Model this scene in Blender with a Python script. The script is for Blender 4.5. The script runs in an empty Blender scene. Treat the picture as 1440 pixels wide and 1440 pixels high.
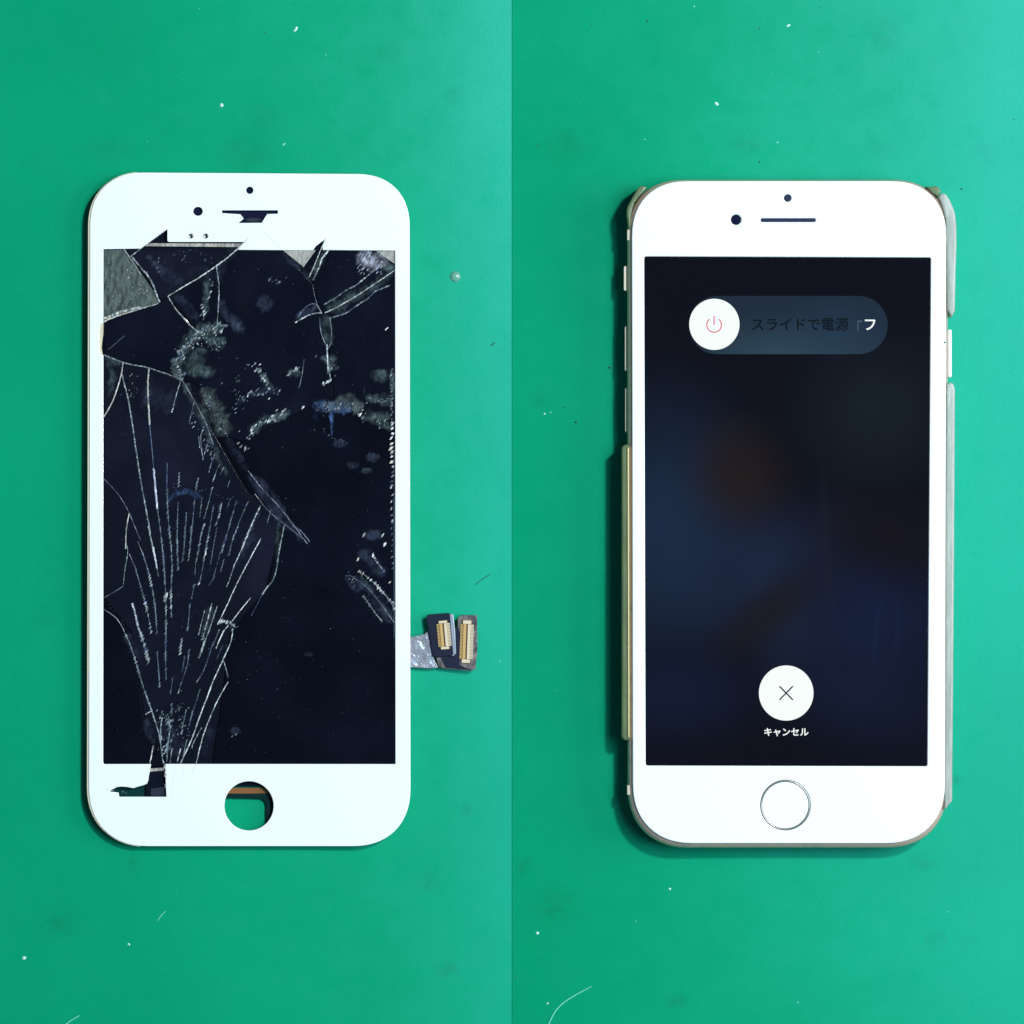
import bpy, bmesh, math, random
from mathutils import Vector, Matrix
random.seed(7)
scene = bpy.context.scene
COL = scene.collection
R = math.radians

# ------------------------------------------------------------------ camera, world, lamps, exposure
CAM_H = 1.5                      # metres above the mats
WIDTH = 0.210                    # metres of mat across the picture
cam_d = bpy.data.cameras.new('camera')
cam = bpy.data.objects.new('camera', cam_d)
COL.objects.link(cam)
cam.location = (0, 0, CAM_H)
cam_d.sensor_width = 36
cam_d.lens = 36 * CAM_H / WIDTH
cam_d.clip_start = 0.01
cam_d.clip_end = 50
scene.camera = cam

world = bpy.data.worlds.new('World')
scene.world = world
world.use_nodes = True
bg = world.node_tree.nodes['Background']
bg.inputs['Color'].default_value = (0.38, 0.52, 0.78, 1)
bg.inputs['Strength'].default_value = 0.13

def area_lamp(name, loc, target, sx, sy, power, color):
    d = bpy.data.lights.new(name, 'AREA')
    d.shape = 'RECTANGLE'
    d.size, d.size_y = sx, sy
    d.energy = power
    d.color = color
    o = bpy.data.objects.new(name, d)
    COL.objects.link(o)
    o.location = loc
    o.rotation_euler = (Vector(target) - Vector(loc)).to_track_quat('-Z', 'Y').to_euler()
    return o

# workshop lamp up and to the right, throws the crisp shadows to the left and below
area_lamp('desk_lamp', (0.48, 0.38, 1.15), (0, 0, 0), 0.09, 0.09, 12.4, (1.0, 0.985, 0.95))
# wide window-like lamp on the right, gives the sheen on the mats and fills below the phones
area_lamp('window_lamp', (0.45, 0.04, 1.05), (0, 0, 0), 0.42, 0.34, 6.4, (0.48, 0.86, 1.08))
# broad dim light low on the right, softens the ground next to the phones
area_lamp('side_lamp', (0.85, 0.06, 0.52), (0, 0, 0), 0.55, 0.45, 5.5, (0.95, 0.98, 1.0))

scene.view_settings.view_transform = 'Standard'
scene.view_settings.look = 'None'
scene.view_settings.exposure = 0.0
scene.view_settings.gamma = 1.0
scene.render.engine = 'CYCLES'

# ------------------------------------------------------------------ helpers
S = WIDTH / 1440.0
def P(px, py, z=0.0):
    """plan position in metres; px, py are plan units (1440 = mat width in view), z in mm"""
    k = S * (CAM_H - z * 0.001) / CAM_H
    return Vector(((px - 720) * k, (720 - py) * k, z * 0.001))

def Z(pts, ox, oy, s=4.8):
    return [(ox + x / s, oy + y / s) for x, y in pts]

def tag(o, label=None, cat=None, group=None, kind=None):
    if label: o['label'] = label
    if cat: o['category'] = cat
    if group: o['group'] = group
    if kind: o['kind'] = kind
    return o

def empty(name, loc, label, cat, group=None):
    o = bpy.data.objects.new(name, None)
    o.empty_display_size = 0.01
    COL.objects.link(o)
    o.location = loc
    return tag(o, label, cat, group)

def origin_of(o):
    v = Vector((0, 0, 0))
    while o is not None:
        v += o.location
        o = o.parent
    return v

def link_mesh(name, me, mats, parent=None):
    if not isinstance(mats, (list, tuple)): mats = [mats]
    for m in mats: me.materials.append(m)
    o = bpy.data.objects.new(name, me)
    COL.objects.link(o)
    if parent is not None:
        off = origin_of(parent)
        me.transform(Matrix.Translation(-off))
        o.parent = parent
    me.update()
    return o

def from_data(name, verts, faces, mats, parent=None, smooth=False, idx=None):
    me = bpy.data.meshes.new(name)
    me.from_pydata([tuple(v) for v in verts], [], faces)
    if idx is not None:
        for p, i in zip(me.polygons, idx): p.material_index = i
    if smooth:
        for p in me.polygons: p.use_smooth = True
    return link_mesh(name, me, mats, parent)

def plate(name, outer, holes, z0, z1, mats, parent, bevel=0.1, bres=2, smooth=True, at=None):
    """flat plate with rounded rims: outline and holes in plan units, z in mm"""
    zt = z1 if at is None else at
    cu = bpy.data.curves.new(name, 'CURVE')
    cu.dimensions = '2D'
    cu.fill_mode = 'BOTH'
    th = z1 - z0
    b = min(bevel, th * 0.49)
    cu.bevel_depth = b
    cu.bevel_resolution = bres
    cu.offset = -b
    cu.extrude = max(0.0, th / 2 - b)
    for ring in [outer] + list(holes):
        sp = cu.splines.new('POLY')
        sp.points.add(len(ring) - 1)
        for q, (x, y) in zip(sp.points, ring):
            v = P(x, y, zt) * 1000
            q.co = (v.x, v.y, 0, 1)
        sp.use_cyclic_u = True
    tmp = bpy.data.objects.new(name + '_tmp', cu)
    COL.objects.link(tmp)
    dg = bpy.context.evaluated_depsgraph_get()
    dg.update()
    me = bpy.data.meshes.new_from_object(tmp.evaluated_get(dg))
    bpy.data.objects.remove(tmp)
    bpy.data.curves.remove(cu)
    me.name = name
    me.materials.clear()
    bm = bmesh.new(); bm.from_mesh(me)
    bmesh.ops.remove_doubles(bm, verts=bm.verts, dist=0.0005)
    bmesh.ops.recalc_face_normals(bm, faces=bm.faces)
    bm.to_mesh(me); bm.free()
    me.transform(Matrix.Translation((0, 0, (z0 + z1) / 2)))
    me.transform(Matrix.Scale(0.001, 4))
    if smooth:
        bm = bmesh.new(); bm.from_mesh(me)
        bm.normal_update()
        for f in bm.faces: f.smooth = abs(f.normal.z) < 0.9995
        for e in bm.edges:
            e.smooth = all(f.smooth for f in e.link_faces) and e.calc_face_angle(3.0) < R(35)
        bm.to_mesh(me); bm.free()
    return link_mesh(name, me, mats, parent)

def rquad(c, r, n=14, e=2.25):
    """rounded quad; corners in order TL, TR, BR, BL"""
    out = []
    rr = r if isinstance(r, (list, tuple)) else [r] * 4
    for i in range(4):
        p = Vector((*c[i], 0)); a = Vector((*c[i - 1], 0)); b = Vector((*c[(i + 1) % 4], 0))
        u = (a - p).normalized(); v = (b - p).normalized()
        for k in range(n + 1):
            t = k / n * math.pi / 2
            ca = max(math.cos(t), 0) ** (2 / e); sa = max(math.sin(t), 0) ** (2 / e)
            q = p + u * rr[i] * (1 - sa) + v * rr[i] * (1 - ca)
            out.append((q.x, q.y))
    return out

def circle(cx, cy, r, n=40, ry=None):
    ry = r if ry is None else ry
    return [(cx + r * math.cos(2 * math.pi * k / n), cy + ry * math.sin(2 * math.pi * k / n)) for k in range(n)]

def capsule(x0, x1, y0, y1, n=12):
    r = min(x1 - x0, y1 - y0) / 2
    return rquad([(x0, y0), (x1, y0), (x1, y1), (x0, y1)], r, n, 2.0)

def grow(ring, d):
    """push an outline outwards by d plan units (clockwise in picture space)"""
    n = len(ring); out = []
    for i in range(n):
        a = ring[i - 1]; b = ring[(i + 1) % n]
        t = Vector((b[0] - a[0], b[1] - a[1])); t.normalize()
        out.append((ring[i][0] + t.y * d, ring[i][1] - t.x * d))
    return out

def stroke_poly(pts, w):
    """outline of a stroke with butt ends"""
    L, Rr = [], []
    for i, (x, y) in enumerate(pts):
        a = pts[max(i - 1, 0)]; b = pts[min(i + 1, len(pts) - 1)]
        t = Vector((b[0] - a[0], b[1] - a[1])); t.normalize()
        L.append((x + t.y * w / 2, y - t.x * w / 2)); Rr.append((x - t.y * w / 2, y + t.x * w / 2))
    return L + Rr[::-1]

# ------------------------------------------------------------------ materials
def principled(name, color, rough=0.5, metal=0.0, **kw):
    m = bpy.data.materials.new(name)
    m.use_nodes = True
    b = m.node_tree.nodes['Principled BSDF']
    b.inputs['Base Color'].default_value = (*color, 1)
    b.inputs['Roughness'].default_value = rough
    b.inputs['Metallic'].default_value = metal
    for k, v in kw.items():
        b.inputs[k.replace('_', ' ')].default_value = v
    return m

class NT:
    def __init__(self, m):
        self.t = m.node_tree; self.b = self.t.nodes.get('Principled BSDF')
    def new(self, kind, **kw):
        n = self.t.nodes.new(kind)
        for k, v in kw.items(): setattr(n, k, v)
        return n
    def link(self, a, b): self.t.links.new(a, b)
    def coord(self):
        return self.new('ShaderNodeTexCoord').outputs['Object']
    def noise(self, vec, scale, detail=3, rough=0.5):
        n = self.new('ShaderNodeTexNoise')
        n.inputs['Scale'].default_value = scale
        n.inputs['Detail'].default_value = detail
        n.inputs['Roughness'].default_value = rough
        self.link(vec, n.inputs['Vector'])
        return n.outputs['Fac']
    def maprange(self, v, a, b, c=0.0, d=1.0, smooth=False):
        n = self.new('ShaderNodeMapRange')
        if smooth: n.interpolation_type = 'SMOOTHSTEP'
        self.link(v, n.inputs['Value'])
        for k, x in zip(('From Min', 'From Max', 'To Min', 'To Max'), (a, b, c, d)): n.inputs[k].default_value = x
        return n.outputs['Result']
    def math(self, op, a, b):
        n = self.new('ShaderNodeMath', operation=op)
        for i, x in enumerate((a, b)):
            if isinstance(x, (int, float)): n.inputs[i].default_value = x
            else: self.link(x, n.inputs[i])
        return n.outputs[0]
    def mix(self, fac, a, b, mode='MIX'):
        n = self.new('ShaderNodeMix', data_type='RGBA', blend_type=mode)
        if isinstance(fac, (int, float)): n.inputs['Factor'].default_value = fac
        else: self.link(fac, n.inputs['Factor'])
        for s, x in ((6, a), (7, b)):
            if isinstance(x, tuple): n.inputs[s].default_value = (*x, 1)
            else: self.link(x, n.inputs[s])
        return n.outputs[2]
    def bump(self, h, strength, dist):
        n = self.new('ShaderNodeBump')
        n.inputs['Strength'].default_value = strength
        n.inputs['Distance'].default_value = dist
        self.link(h, n.inputs['Height'])
        self.link(n.outputs['Normal'], self.b.inputs['Normal'])
    def blob(self, vec, center, rx, ry, soft=True, rot=0.0):
        """1 at the centre falling to 0 at an elliptical rim"""
        mp = self.new('ShaderNodeMapping', vector_type='TEXTURE')
        mp.inputs['Location'].default_value = (center[0], center[1], 0)
        mp.inputs['Rotation'].default_value = (0, 0, rot)
        mp.inputs['Scale'].default_value = (rx, ry, 1000)
        self.link(vec, mp.inputs['Vector'])
        ln = self.new('ShaderNodeVectorMath', operation='LENGTH')
        self.link(mp.outputs[0], ln.inputs[0])
        return self.maprange(ln.outputs['Value'], 0.0, 1.0, 1.0, 0.0, smooth=True)

def mat_mat(name, off, spots):
    m = principled(name, (0.004, 0.27, 0.13), 0.34)
    bs = m.node_tree.nodes['Principled BSDF']; bs.inputs['Specular IOR Level'].default_value = 0.46; bs.inputs['Specular Tint'].default_value = (0.22, 0.72, 1.0, 1)
    n = NT(m); c = n.coord()
    mp = n.new('ShaderNodeMapping'); mp.inputs['Location'].default_value = off
    n.link(c, mp.inputs['Vector']); v = mp.outputs[0]
    col = n.mix(n.maprange(n.noise(v, 22, 4), 0.35, 0.7), (0.0015, 0.300, 0.138), (0.0025, 0.332, 0.164))
    col = n.mix(n.maprange(n.noise(v, 90, 5, 0.6), 0.55, 0.8, 0, 0.3), col, (0.0025, 0.262, 0.120))
    grain = n.noise(v, 2600, 2, 0.7)
    col = n.mix(n.maprange(grain, 0.3, 0.75, 0, 0.38), col, (0.002, 0.235, 0.108))
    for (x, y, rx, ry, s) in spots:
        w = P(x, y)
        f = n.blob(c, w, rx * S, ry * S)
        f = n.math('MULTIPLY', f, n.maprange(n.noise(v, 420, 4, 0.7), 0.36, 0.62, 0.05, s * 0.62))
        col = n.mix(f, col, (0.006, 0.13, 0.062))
    n.link(col, n.b.inputs['Base Color'])
    rr = n.maprange(n.noise(v, 160, 5, 0.65), 0.3, 0.75, 0.25, 0.36)
    n.link(rr, n.b.inputs['Roughness'])
    n.bump(n.noise(v, 1900, 2, 0.6), 0.10, 0.0001)
    return m

M = {}
M['white_glass'] = principled('white_glass', (0.83, 0.88, 0.875), 0.12)
M['ivory'] = principled('ivory_plastic', (0.62, 0.56, 0.40), 0.45)
M['black_plate'] = principled('black_plate', (0.004, 0.006, 0.014), 0.25, Specular_IOR_Level=0.12)
M['dark_hole'] = principled('dark_hole', (0.008, 0.009, 0.03), 0.15, Specular_IOR_Level=0.2)
M['lcd'] = principled('dark_lcd', (0.002, 0.003, 0.008), 0.12)
M['orange'] = principled('orange_flex', (0.22, 0.075, 0.011), 0.4)
M['teal_tape'] = principled('grey_tape', (0.020, 0.024, 0.042), 0.5, Specular_IOR_Level=0.15)
M['white_plastic'] = principled('white_plastic', (0.80, 0.84, 0.83), 0.4)
M['steel'] = principled('steel', (0.42, 0.40, 0.38), 0.3, 1.0)
M['silver_film'] = principled('silver_film', (0.27, 0.28, 0.33), 0.30, 0.25)
n = NT(M['silver_film']); n.bump(n.noise(n.coord(), 300, 3, 0.5), 0.6, 0.0012)
M['board'] = principled('navy_board', (0.010, 0.013, 0.032), 0.38, Specular_IOR_Level=0.15)
M['brown_board'] = principled('brown_board', (0.11, 0.085, 0.085), 0.4)
n = NT(M['brown_board']); n.link(n.mix(n.maprange(n.noise(n.coord(), 700, 4), 0.35, 0.7), (0.03, 0.025, 0.035), (0.22, 0.18, 0.17)), n.b.inputs['Base Color'])
M['bracket'] = principled('grey_bracket', (0.30, 0.34, 0.40), 0.35, 0.5)
M['gold'] = principled('gold_contact', (0.56, 0.34, 0.12), 0.4, 0.4)
M['gold_pale'] = principled('pale_gold_contact', (0.68, 0.55, 0.38), 0.4, 0.3)
M['gold_dark'] = principled('connector_slot', (0.10, 0.045, 0.012), 0.5)

def dark_glass(name, color, rough):
    m = principled(name, color, rough)
    n = NT(m); c = n.coord()
    f = n.maprange(n.noise(c, 55, 4, 0.6), 0.45, 0.75, 0, 1)
    col = n.mix(f, color, tuple(min(1, x * 1.9 + 0.001) for x in color))
    sp = n.maprange(n.noise(c, 1800, 2, 0.5), 0.74, 0.80, 0, 0.6)
    col = n.mix(sp, col, (0.05, 0.055, 0.07))
    n.link(col, n.b.inputs['Base Color'])
    n.link(n.maprange(n.noise(c, 240, 4), 0.3, 0.7, rough * 0.6, rough * 1.7), n.b.inputs['Roughness'])
    return m
M['shard_a'] = dark_glass('dark_glass', (0.0022, 0.0032, 0.0085), 0.08)
M['shard_b'] = dark_glass('dark_glass_hazy', (0.0040, 0.0049, 0.0115), 0.10)
M['shard_c'] = dark_glass('dark_glass_deep', (0.0012, 0.0018, 0.0055), 0.07)

def exposed(name, c0, c1, scale):
    m = principled(name, c0, 0.7)
    n = NT(m); c = n.coord()
    mp = n.new('ShaderNodeMapping'); mp.inputs['Rotation'].default_value = (0, 0, R(-28)); mp.inputs['Scale'].default_value = (1, 0.28, 1)
    n.link(c, mp.inputs['Vector'])
    f = n.maprange(n.noise(mp.outputs[0], scale, 4, 0.7), 0.36, 0.66)
    n.link(n.mix(f, c0, c1), n.b.inputs['Base Color'])
    n.bump(n.noise(c, scale * 0.8, 4, 0.7), 0.7, 0.0005)
    return m
M['exposed'] = exposed('exposed_backing', (0.010, 0.024, 0.028), (0.105, 0.130, 0.118), 1300)
M['grit'] = exposed('grey_adhesive', (0.20, 0.20, 0.18), (0.42, 0.41, 0.37), 1200)
M['rim_dust'] = exposed('pale_dust_rim', (0.20, 0.19, 0.17), (0.55, 0.50, 0.46), 1500)

def powder(name, color, k, scale=820, lo=0.34, hi=0.68):
    """crushed glass dust or painted highlight: see-through where sparse"""
    m = bpy.data.materials.new(name); m.use_nodes = True
    t = m.node_tree; b = t.nodes['Principled BSDF']; out = t.nodes['Material Output']
    n = NT(m)
    b.inputs['Base Color'].default_value = (*color, 1); b.inputs['Roughness'].default_value = 0.6
    a = n.new('ShaderNodeAttribute', attribute_name='dust_amount')
    c = n.coord()
    mp = n.new('ShaderNodeMapping'); mp.inputs['Rotation'].default_value = (0, 0, R(-30)); mp.inputs['Scale'].default_value = (1, 0.42, 1)
    n.link(c, mp.inputs['Vector'])
    nz = n.maprange(n.noise(mp.outputs[0], scale * 1.7, 5, 0.75), lo, hi, 0.0, 1.0)
    big = n.maprange(n.noise(c, 330, 3, 0.6), 0.36, 0.62, 0.25, 1.0)
    f = n.math('MULTIPLY', n.math('MULTIPLY', n.math('MULTIPLY', a.outputs['Fac'], big), nz), k)
    tr = n.new('ShaderNodeBsdfTransparent'); mx = n.new('ShaderNodeMixShader')
    n.link(f, mx.inputs[0]); n.link(tr.outputs[0], mx.inputs[1]); n.link(b.outputs[0], mx.inputs[2])
    n.link(mx.outputs[0], out.inputs['Surface'])
    return m
M['haze_teal'] = powder('glass_dust_teal', (0.105, 0.165, 0.175), 0.95)
M['haze_blue'] = powder('glass_dust_blue', (0.050, 0.072, 0.14), 0.80)
M['haze_grey'] = powder('glass_dust_grey', (0.19, 0.245, 0.24), 1.0)
M['haze_vivid'] = powder('glass_dust_vivid_blue', (0.08, 0.17, 0.44), 1.0)
M['haze_highlight'] = powder('glass_highlight_white', (0.55, 0.56, 0.68), 0.95, 1500, 0.33, 0.62)

def crackmat(name, color, a, rough=0.3):
    m = bpy.data.materials.new(name); m.use_nodes = True
    t = m.node_tree; b = t.nodes['Principled BSDF']; out = t.nodes['Material Output']
    n = NT(m)
    b.inputs['Base Color'].default_value = (*color, 1); b.inputs['Roughness'].default_value = rough
    tr = n.new('ShaderNodeBsdfTransparent'); mx = n.new('ShaderNodeMixShader')
    f = n.maprange(n.noise(n.coord(), 420, 3, 0.6), 0.36, 0.6, a * 0.30, a)
    n.link(f, mx.inputs[0]); n.link(tr.outputs[0], mx.inputs[1]); n.link(b.outputs[0], mx.inputs[2])
    n.link(mx.outputs[0], out.inputs['Surface'])
    return m
CR = [crackmat('crack_white', (0.80, 0.82, 0.82), 0.95), crackmat('crack_pale', (0.42, 0.47, 0.49), 0.85),
      crackmat('crack_teal', (0.17, 0.22, 0.24), 0.75), crackmat('crack_blue', (0.10, 0.13, 0.24), 0.7),
      crackmat('crack_lilac', (0.62, 0.64, 0.84), 0.95), crackmat('crack_cream', (0.66, 0.63, 0.54), 0.9)]
WHITE, PALE, TEAL, BLUE, LILAC, CREAM = range(6)

M['rose'] = principled('rose_gold_metal', (0.72, 0.50, 0.42), 0.42, 0.45)
n = NT(M['rose']); c = n.coord()
n.link(n.mix(n.maprange(n.noise(c, 260, 4, 0.7), 0.55, 0.72), (0.72, 0.50, 0.42), (0.45, 0.40, 0.38)), n.b.inputs['Base Color'])
n.bump(n.noise(c, 500, 4, 0.6), 0.25, 0.0004)
M['cream_button'] = principled('cream_button', (0.85, 0.72, 0.58), 0.3, 0.2)
M['band'] = principled('antenna_band', (0.66, 0.58, 0.46), 0.5)
M['lens'] = principled('camera_lens', (0.006, 0.008, 0.03), 0.08)
M['slot'] = principled('earpiece_slot', (0.010, 0.010, 0.045), 0.22)

def clear_case(name, color, tr, sc=320):
    m = principled(name, color, 0.2)
    b = m.node_tree.nodes['Principled BSDF']
    b.inputs['Transmission Weight'].default_value = tr
    b.inputs['IOR'].default_value = 1.47
    n = NT(m); c = n.coord()
    mp = n.new('ShaderNodeMapping'); mp.inputs['Scale'].default_value = (1, 0.12, 1)
    n.link(c, mp.inputs['Vector'])
    f = n.maprange(n.noise(mp.outputs[0], sc * 3, 4, 0.6), 0.4, 0.68)
    n.link(n.mix(f, color, tuple(x * 0.78 for x in color)), n.b.inputs['Base Color'])
    n.bump(n.noise(mp.outputs[0], 900, 3, 0.5), 0.22, 0.0004)
    return m
M['case'] = clear_case('yellowed_clear_plastic', (0.25, 0.33, 0.17), 0.45)
M['case_glare'] = clear_case('scratched_glare_plastic', (0.88, 0.88, 0.83), 0.6)  # scratched plastic, its colour whitened to paint the light on the right pieces

def emit(name, color, k=1.0):
    m = principled(name, (0.001, 0.001, 0.0012), 0.1)
    b = m.node_tree.nodes['Principled BSDF']
    b.inputs['Specular IOR Level'].default_value = 0.25
    b.inputs['Emission Color'].default_value = (*color, 1)
    b.inputs['Emission Strength'].default_value = k
    return m
M['ui_white'] = emit('screen_white', (0.93, 1.0, 0.98), 1.0)
M['ui_pink'] = emit('screen_pink', (0.78, 0.17, 0.25), 1.0)
M['ui_dark'] = emit('screen_dark_mark', (0.008, 0.012, 0.03), 1.0)
M['ui_text_dim'] = emit('screen_dim_letter', (0.003, 0.006, 0.012), 1.0)
M['ui_text_mid'] = emit('screen_mid_letter', (0.075, 0.13, 0.18), 1.0)

# ------------------------------------------------------------------ the setting: tabletop and two mats
def grid_box(name, xs, zfun, y0, y1, zb, mat, ny=1):
    verts, faces = [], []
    ys = [y0 + (y1 - y0) * j / ny for j in range(ny + 1)]
    nx = len(xs)
    for y in ys:
        for x in xs: verts.append((x, y, zfun(x)))
    for j in range(ny):
        for i in range(nx - 1):
            a = j * nx + i
            faces.append((a, a + 1, a + nx + 1, a + nx))
    base = len(verts)
    border = [(i, 0) for i in range(nx)] + [(nx - 1, j) for j in range(1, ny + 1)] + [(i, ny) for i in range(nx - 2, -1, -1)] + [(0, j) for j in range(ny - 1, 0, -1)]
    for i, j in border: verts.append((xs[i], ys[j], zb))
    nb = len(border)
    for k in range(nb):
        i, j = border[k]; i2, j2 = border[(k + 1) % nb]
        faces.append((j * nx + i, base + k, base + (k + 1) % nb, j2 * nx + i2))
    faces.append(tuple(base + k for k in range(nb))[::-1])
    me = bpy.data.meshes.new(name)
    me.from_pydata(verts, [], faces)
    bm = bmesh.new(); bm.from_mesh(me); bmesh.ops.recalc_face_normals(bm, faces=bm.faces); bm.to_mesh(me); bm.free()
    for p in me.polygons: p.use_smooth = True
    me.set_sharp_from_angle(angle=R(40))
    return link_mesh(name, me, mat)

top = from_data('tabletop', [(x, y, z) for z in (-0.040, -0.0085) for x, y in ((-.8, -.6), (.8, -.6), (.8, .6), (-.8, .6))],
                [(3, 2, 1, 0), (4, 5, 6, 7), (0, 1, 5, 4), (1, 2, 6, 5), (2, 3, 7, 6), (3, 0, 4, 7)],
                principled('grey_laminate', (0.30, 0.30, 0.29), 0.5))
tag(top, 'plain grey workbench top under the two green mats', kind='structure')

# rubber mats given an added bow, so the sheen rises and resets at the joint
HALF = 0.0525
SHEEN_BOW = {(-1, -1): 0.55, (-1, 1): 0.98, (1, -1): 0.98, (1, 1): 0.36}
def matz(x):
    m = -1 if x <= 0 else 1
    d = x - m * HALF; k = SHEEN_BOW[(m, -1 if d < 0 else 1)]; d = abs(d)
    return -k * d * d if d <= HALF else -k * HALF ** 2 - 2 * k * HALF * (d - HALF) * 0.6
def matz_px(px): return matz((px - 720) * S) * 1000
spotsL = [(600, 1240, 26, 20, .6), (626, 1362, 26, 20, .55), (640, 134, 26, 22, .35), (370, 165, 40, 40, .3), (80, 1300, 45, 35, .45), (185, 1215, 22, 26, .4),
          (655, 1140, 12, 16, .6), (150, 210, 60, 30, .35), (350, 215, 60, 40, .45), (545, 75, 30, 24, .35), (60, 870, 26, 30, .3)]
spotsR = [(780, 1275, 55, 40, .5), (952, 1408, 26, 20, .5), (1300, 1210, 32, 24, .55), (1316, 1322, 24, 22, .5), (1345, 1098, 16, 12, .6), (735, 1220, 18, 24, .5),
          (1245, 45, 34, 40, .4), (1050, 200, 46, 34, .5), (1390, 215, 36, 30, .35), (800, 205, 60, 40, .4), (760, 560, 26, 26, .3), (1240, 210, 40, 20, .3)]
N = 48
xsL = [-0.19 + (0.19 - 0.00004) * i / N for i in range(N + 1)]
xsR = [0.00004 + (0.19 - 0.00004) * i / N for i in range(N + 1)]
mL = grid_box('work_mat', xsL, matz, -0.17, 0.17, -0.0085, mat_mat('green_rubber', (0, 0, 0), spotsL))
tag(mL, 'smooth green rubber mat lying under the cracked phone front panel', 'mat', 'green work mats')
mR = grid_box('work_mat', xsR, matz, -0.17, 0.17, -0.0085, mat_mat('green_rubber_b', (3.1, 1.7, 0.4), spotsR))
tag(mR, 'smooth green rubber mat lying under the phone with the lit screen', 'mat', 'green work mats')

# ------------------------------------------------------------------ the broken front panel
root = empty('phone_front_panel', P(351, 717, 0), 'detached white phone front panel with badly cracked dark glass and an empty round button hole', 'phone screen')
G = rquad([(126.5, 242), (576, 245), (577.3, 1190), (124.5, 1190)], [76, 74, 82, 84])
GZ0, GZ1 = 1.9, 2.5
frame_out = [(x - 4.0 if x < 350 else x, y) for x, y in grow(G, -2.2)]
fr = plate('frame', frame_out, [rquad([(141, 262), (564, 262), (564, 1176), (141, 1176)], 50)], 0.05, 1.88, M['ivory'], root, 0.25, 3)
lip = [p for p in G if p[0] < 200]
lip = sorted(lip, key=lambda p: p[1])
def shift(p, d):
    dx, dy = p[0] - 200, (min(0, p[1] - 318) if p[1] < 700 else max(0, p[1] - 1106)); l = math.hypot(dx, dy)
    return (p[0] + dx / l * d, p[1] + (dy / l * d if d < 1 else 0))
plate('frame_lip', [shift(p, 0.35) for p in lip[::-1]] + [shift(p, 2.6) for p in lip], [], 0.15, 2.34, M['ivory'], fr, 0.06, 1)
plate('backing_plate', [(142.5, 320), (165, 285), (535, 285), (562, 320), (562, 1106), (216, 1106), (205, 1096), (142.5, 1096)], [], 0.4, 1.15, M['black_plate'], root, 0.1)
plate('lcd_panel', [(143.5, 351), (560, 351), (560, 1077), (143.5, 1077)], [], 1.2, 1.86, M['lcd'], root, 0.05)

win = [(145.5, 350.5)] + Z([(468, 622), (648, 490), (735, 483), (960, 498), (1195, 548), (1122, 631)], 100, 220) + \
      Z([(480, 634), (500, 605), (565, 556), (545, 600), (545, 632)], 340, 220) + [(555.5, 352.5), (556, 1074.5)] + \
      Z([(636, 548), (634, 600), (642, 770), (325, 770), (320, 742), (262, 735), (275, 722), (310, 705), (340, 702), (380, 705), (420, 713), (450, 703), (490, 692), (512, 682), (521, 660), (524, 630), (531, 600), (540, 549)], 100, 960) + \
      [(146.5, 1074.5), (145, 1072)] + Z([(218, 1340), (205, 1335), (190, 1310), (190, 1140), (218, 1122)], 100, 220)
slot = Z([(1018, 364), (1394, 364), (1394, 386), (1322, 388), (1286, 447), (1130, 449), (1165, 420), (1142, 390), (1018, 382)], 100, 220)
white = plate('front_glass', G, [win, slot, circle(351, 267.6, 5.0, 24), circle(278.2, 297.2, 6.6, 24, 6.2), circle(350, 1133.3, 34.5, 64)],
              GZ0, GZ1, M['white_glass'], root, 0.14, 4)
# what shows through the gaps in the white glass
plate('sensor_shield', circle(278, 297, 9, 24), [], 1.2, 1.7, M['dark_hole'], root, 0.05)
plate('camera_shield', circle(351, 267.6, 8, 24), [], 1.2, 1.7, M['dark_hole'], root, 0.05)
ear = plate('earpiece_mesh', [(305, 292), (398, 292), (398, 316), (305, 316)], [], 1.2, 1.55, M['dark_hole'], root, 0.05)
plate('earpiece_gasket', circle(356.5, 309, 11.5, 24, 3.0), [], 1.56, 1.75, M['teal_tape'], ear, 0.05)
br = plate('sensor_bracket', Z([(650, 489), (735, 475), (960, 489), (1196, 543), (1165, 577), (660, 577), (650, 570)], 100, 220), [circle(268.4, 332, 3.6, 20), circle(289.4, 332, 3.6, 20)], 1.2, 2.512, M['white_glass'], root, 0.02, 1)
for cx in (268.6, 289.8):
    plate('screw', circle(cx, 332.3, 3.3, 20), [circle(cx, 332.3, 1.4, 6)], 1.16, 2.2, M['steel'], br, 0.15)
plate('adhesive_strip', Z([(498, 585), (1158, 588), (1140, 612), (498, 606)], 100, 220), [], 1.3, 1.87, M['rim_dust'], root, 0.05)
plate('adhesive_strip', Z([(186, 1128), (222, 1118), (218, 1200), (206, 1290), (216, 1340), (188, 1340)], 100, 220), [], 1.3, 1.87, M['ivory'], root, 0.05)
plate('mat_shade_sheet', Z([(240, 690), (530, 660), (530, 790), (240, 790)], 100, 960), [], 0.6, 0.8, principled('dark_teal_mat_shade', (0.001, 0.030, 0.030), 0.4, Specular_IOR_Level=0.1), root, 0.05)  # sheet added to paint the shaded mat seen through the hole
plate('lcd_cable', Z([(505, 600), (645, 600), (645, 775), (505, 775)], 100, 960), [], 1.16, 1.5, M['black_plate'], root, 0.05)
plate('lcd_cable_tape', Z([(538, 715), (650, 700), (650, 762), (538, 765)], 100, 960), [], 1.51, 1.62, M['teal_tape'], root, 0.04)
plate('contact_strip', Z([(528, 580), (640, 572), (640, 592), (528, 602)], 100, 960), [], 1.51, 1.7, M['rim_dust'], root, 0.05)
plate('button_flex', [(300, 1108), (402, 1108), (402, 1115.5), (300, 1116.5)], [], 0.5, 0.9, M['orange'], root, 0.08)
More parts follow.
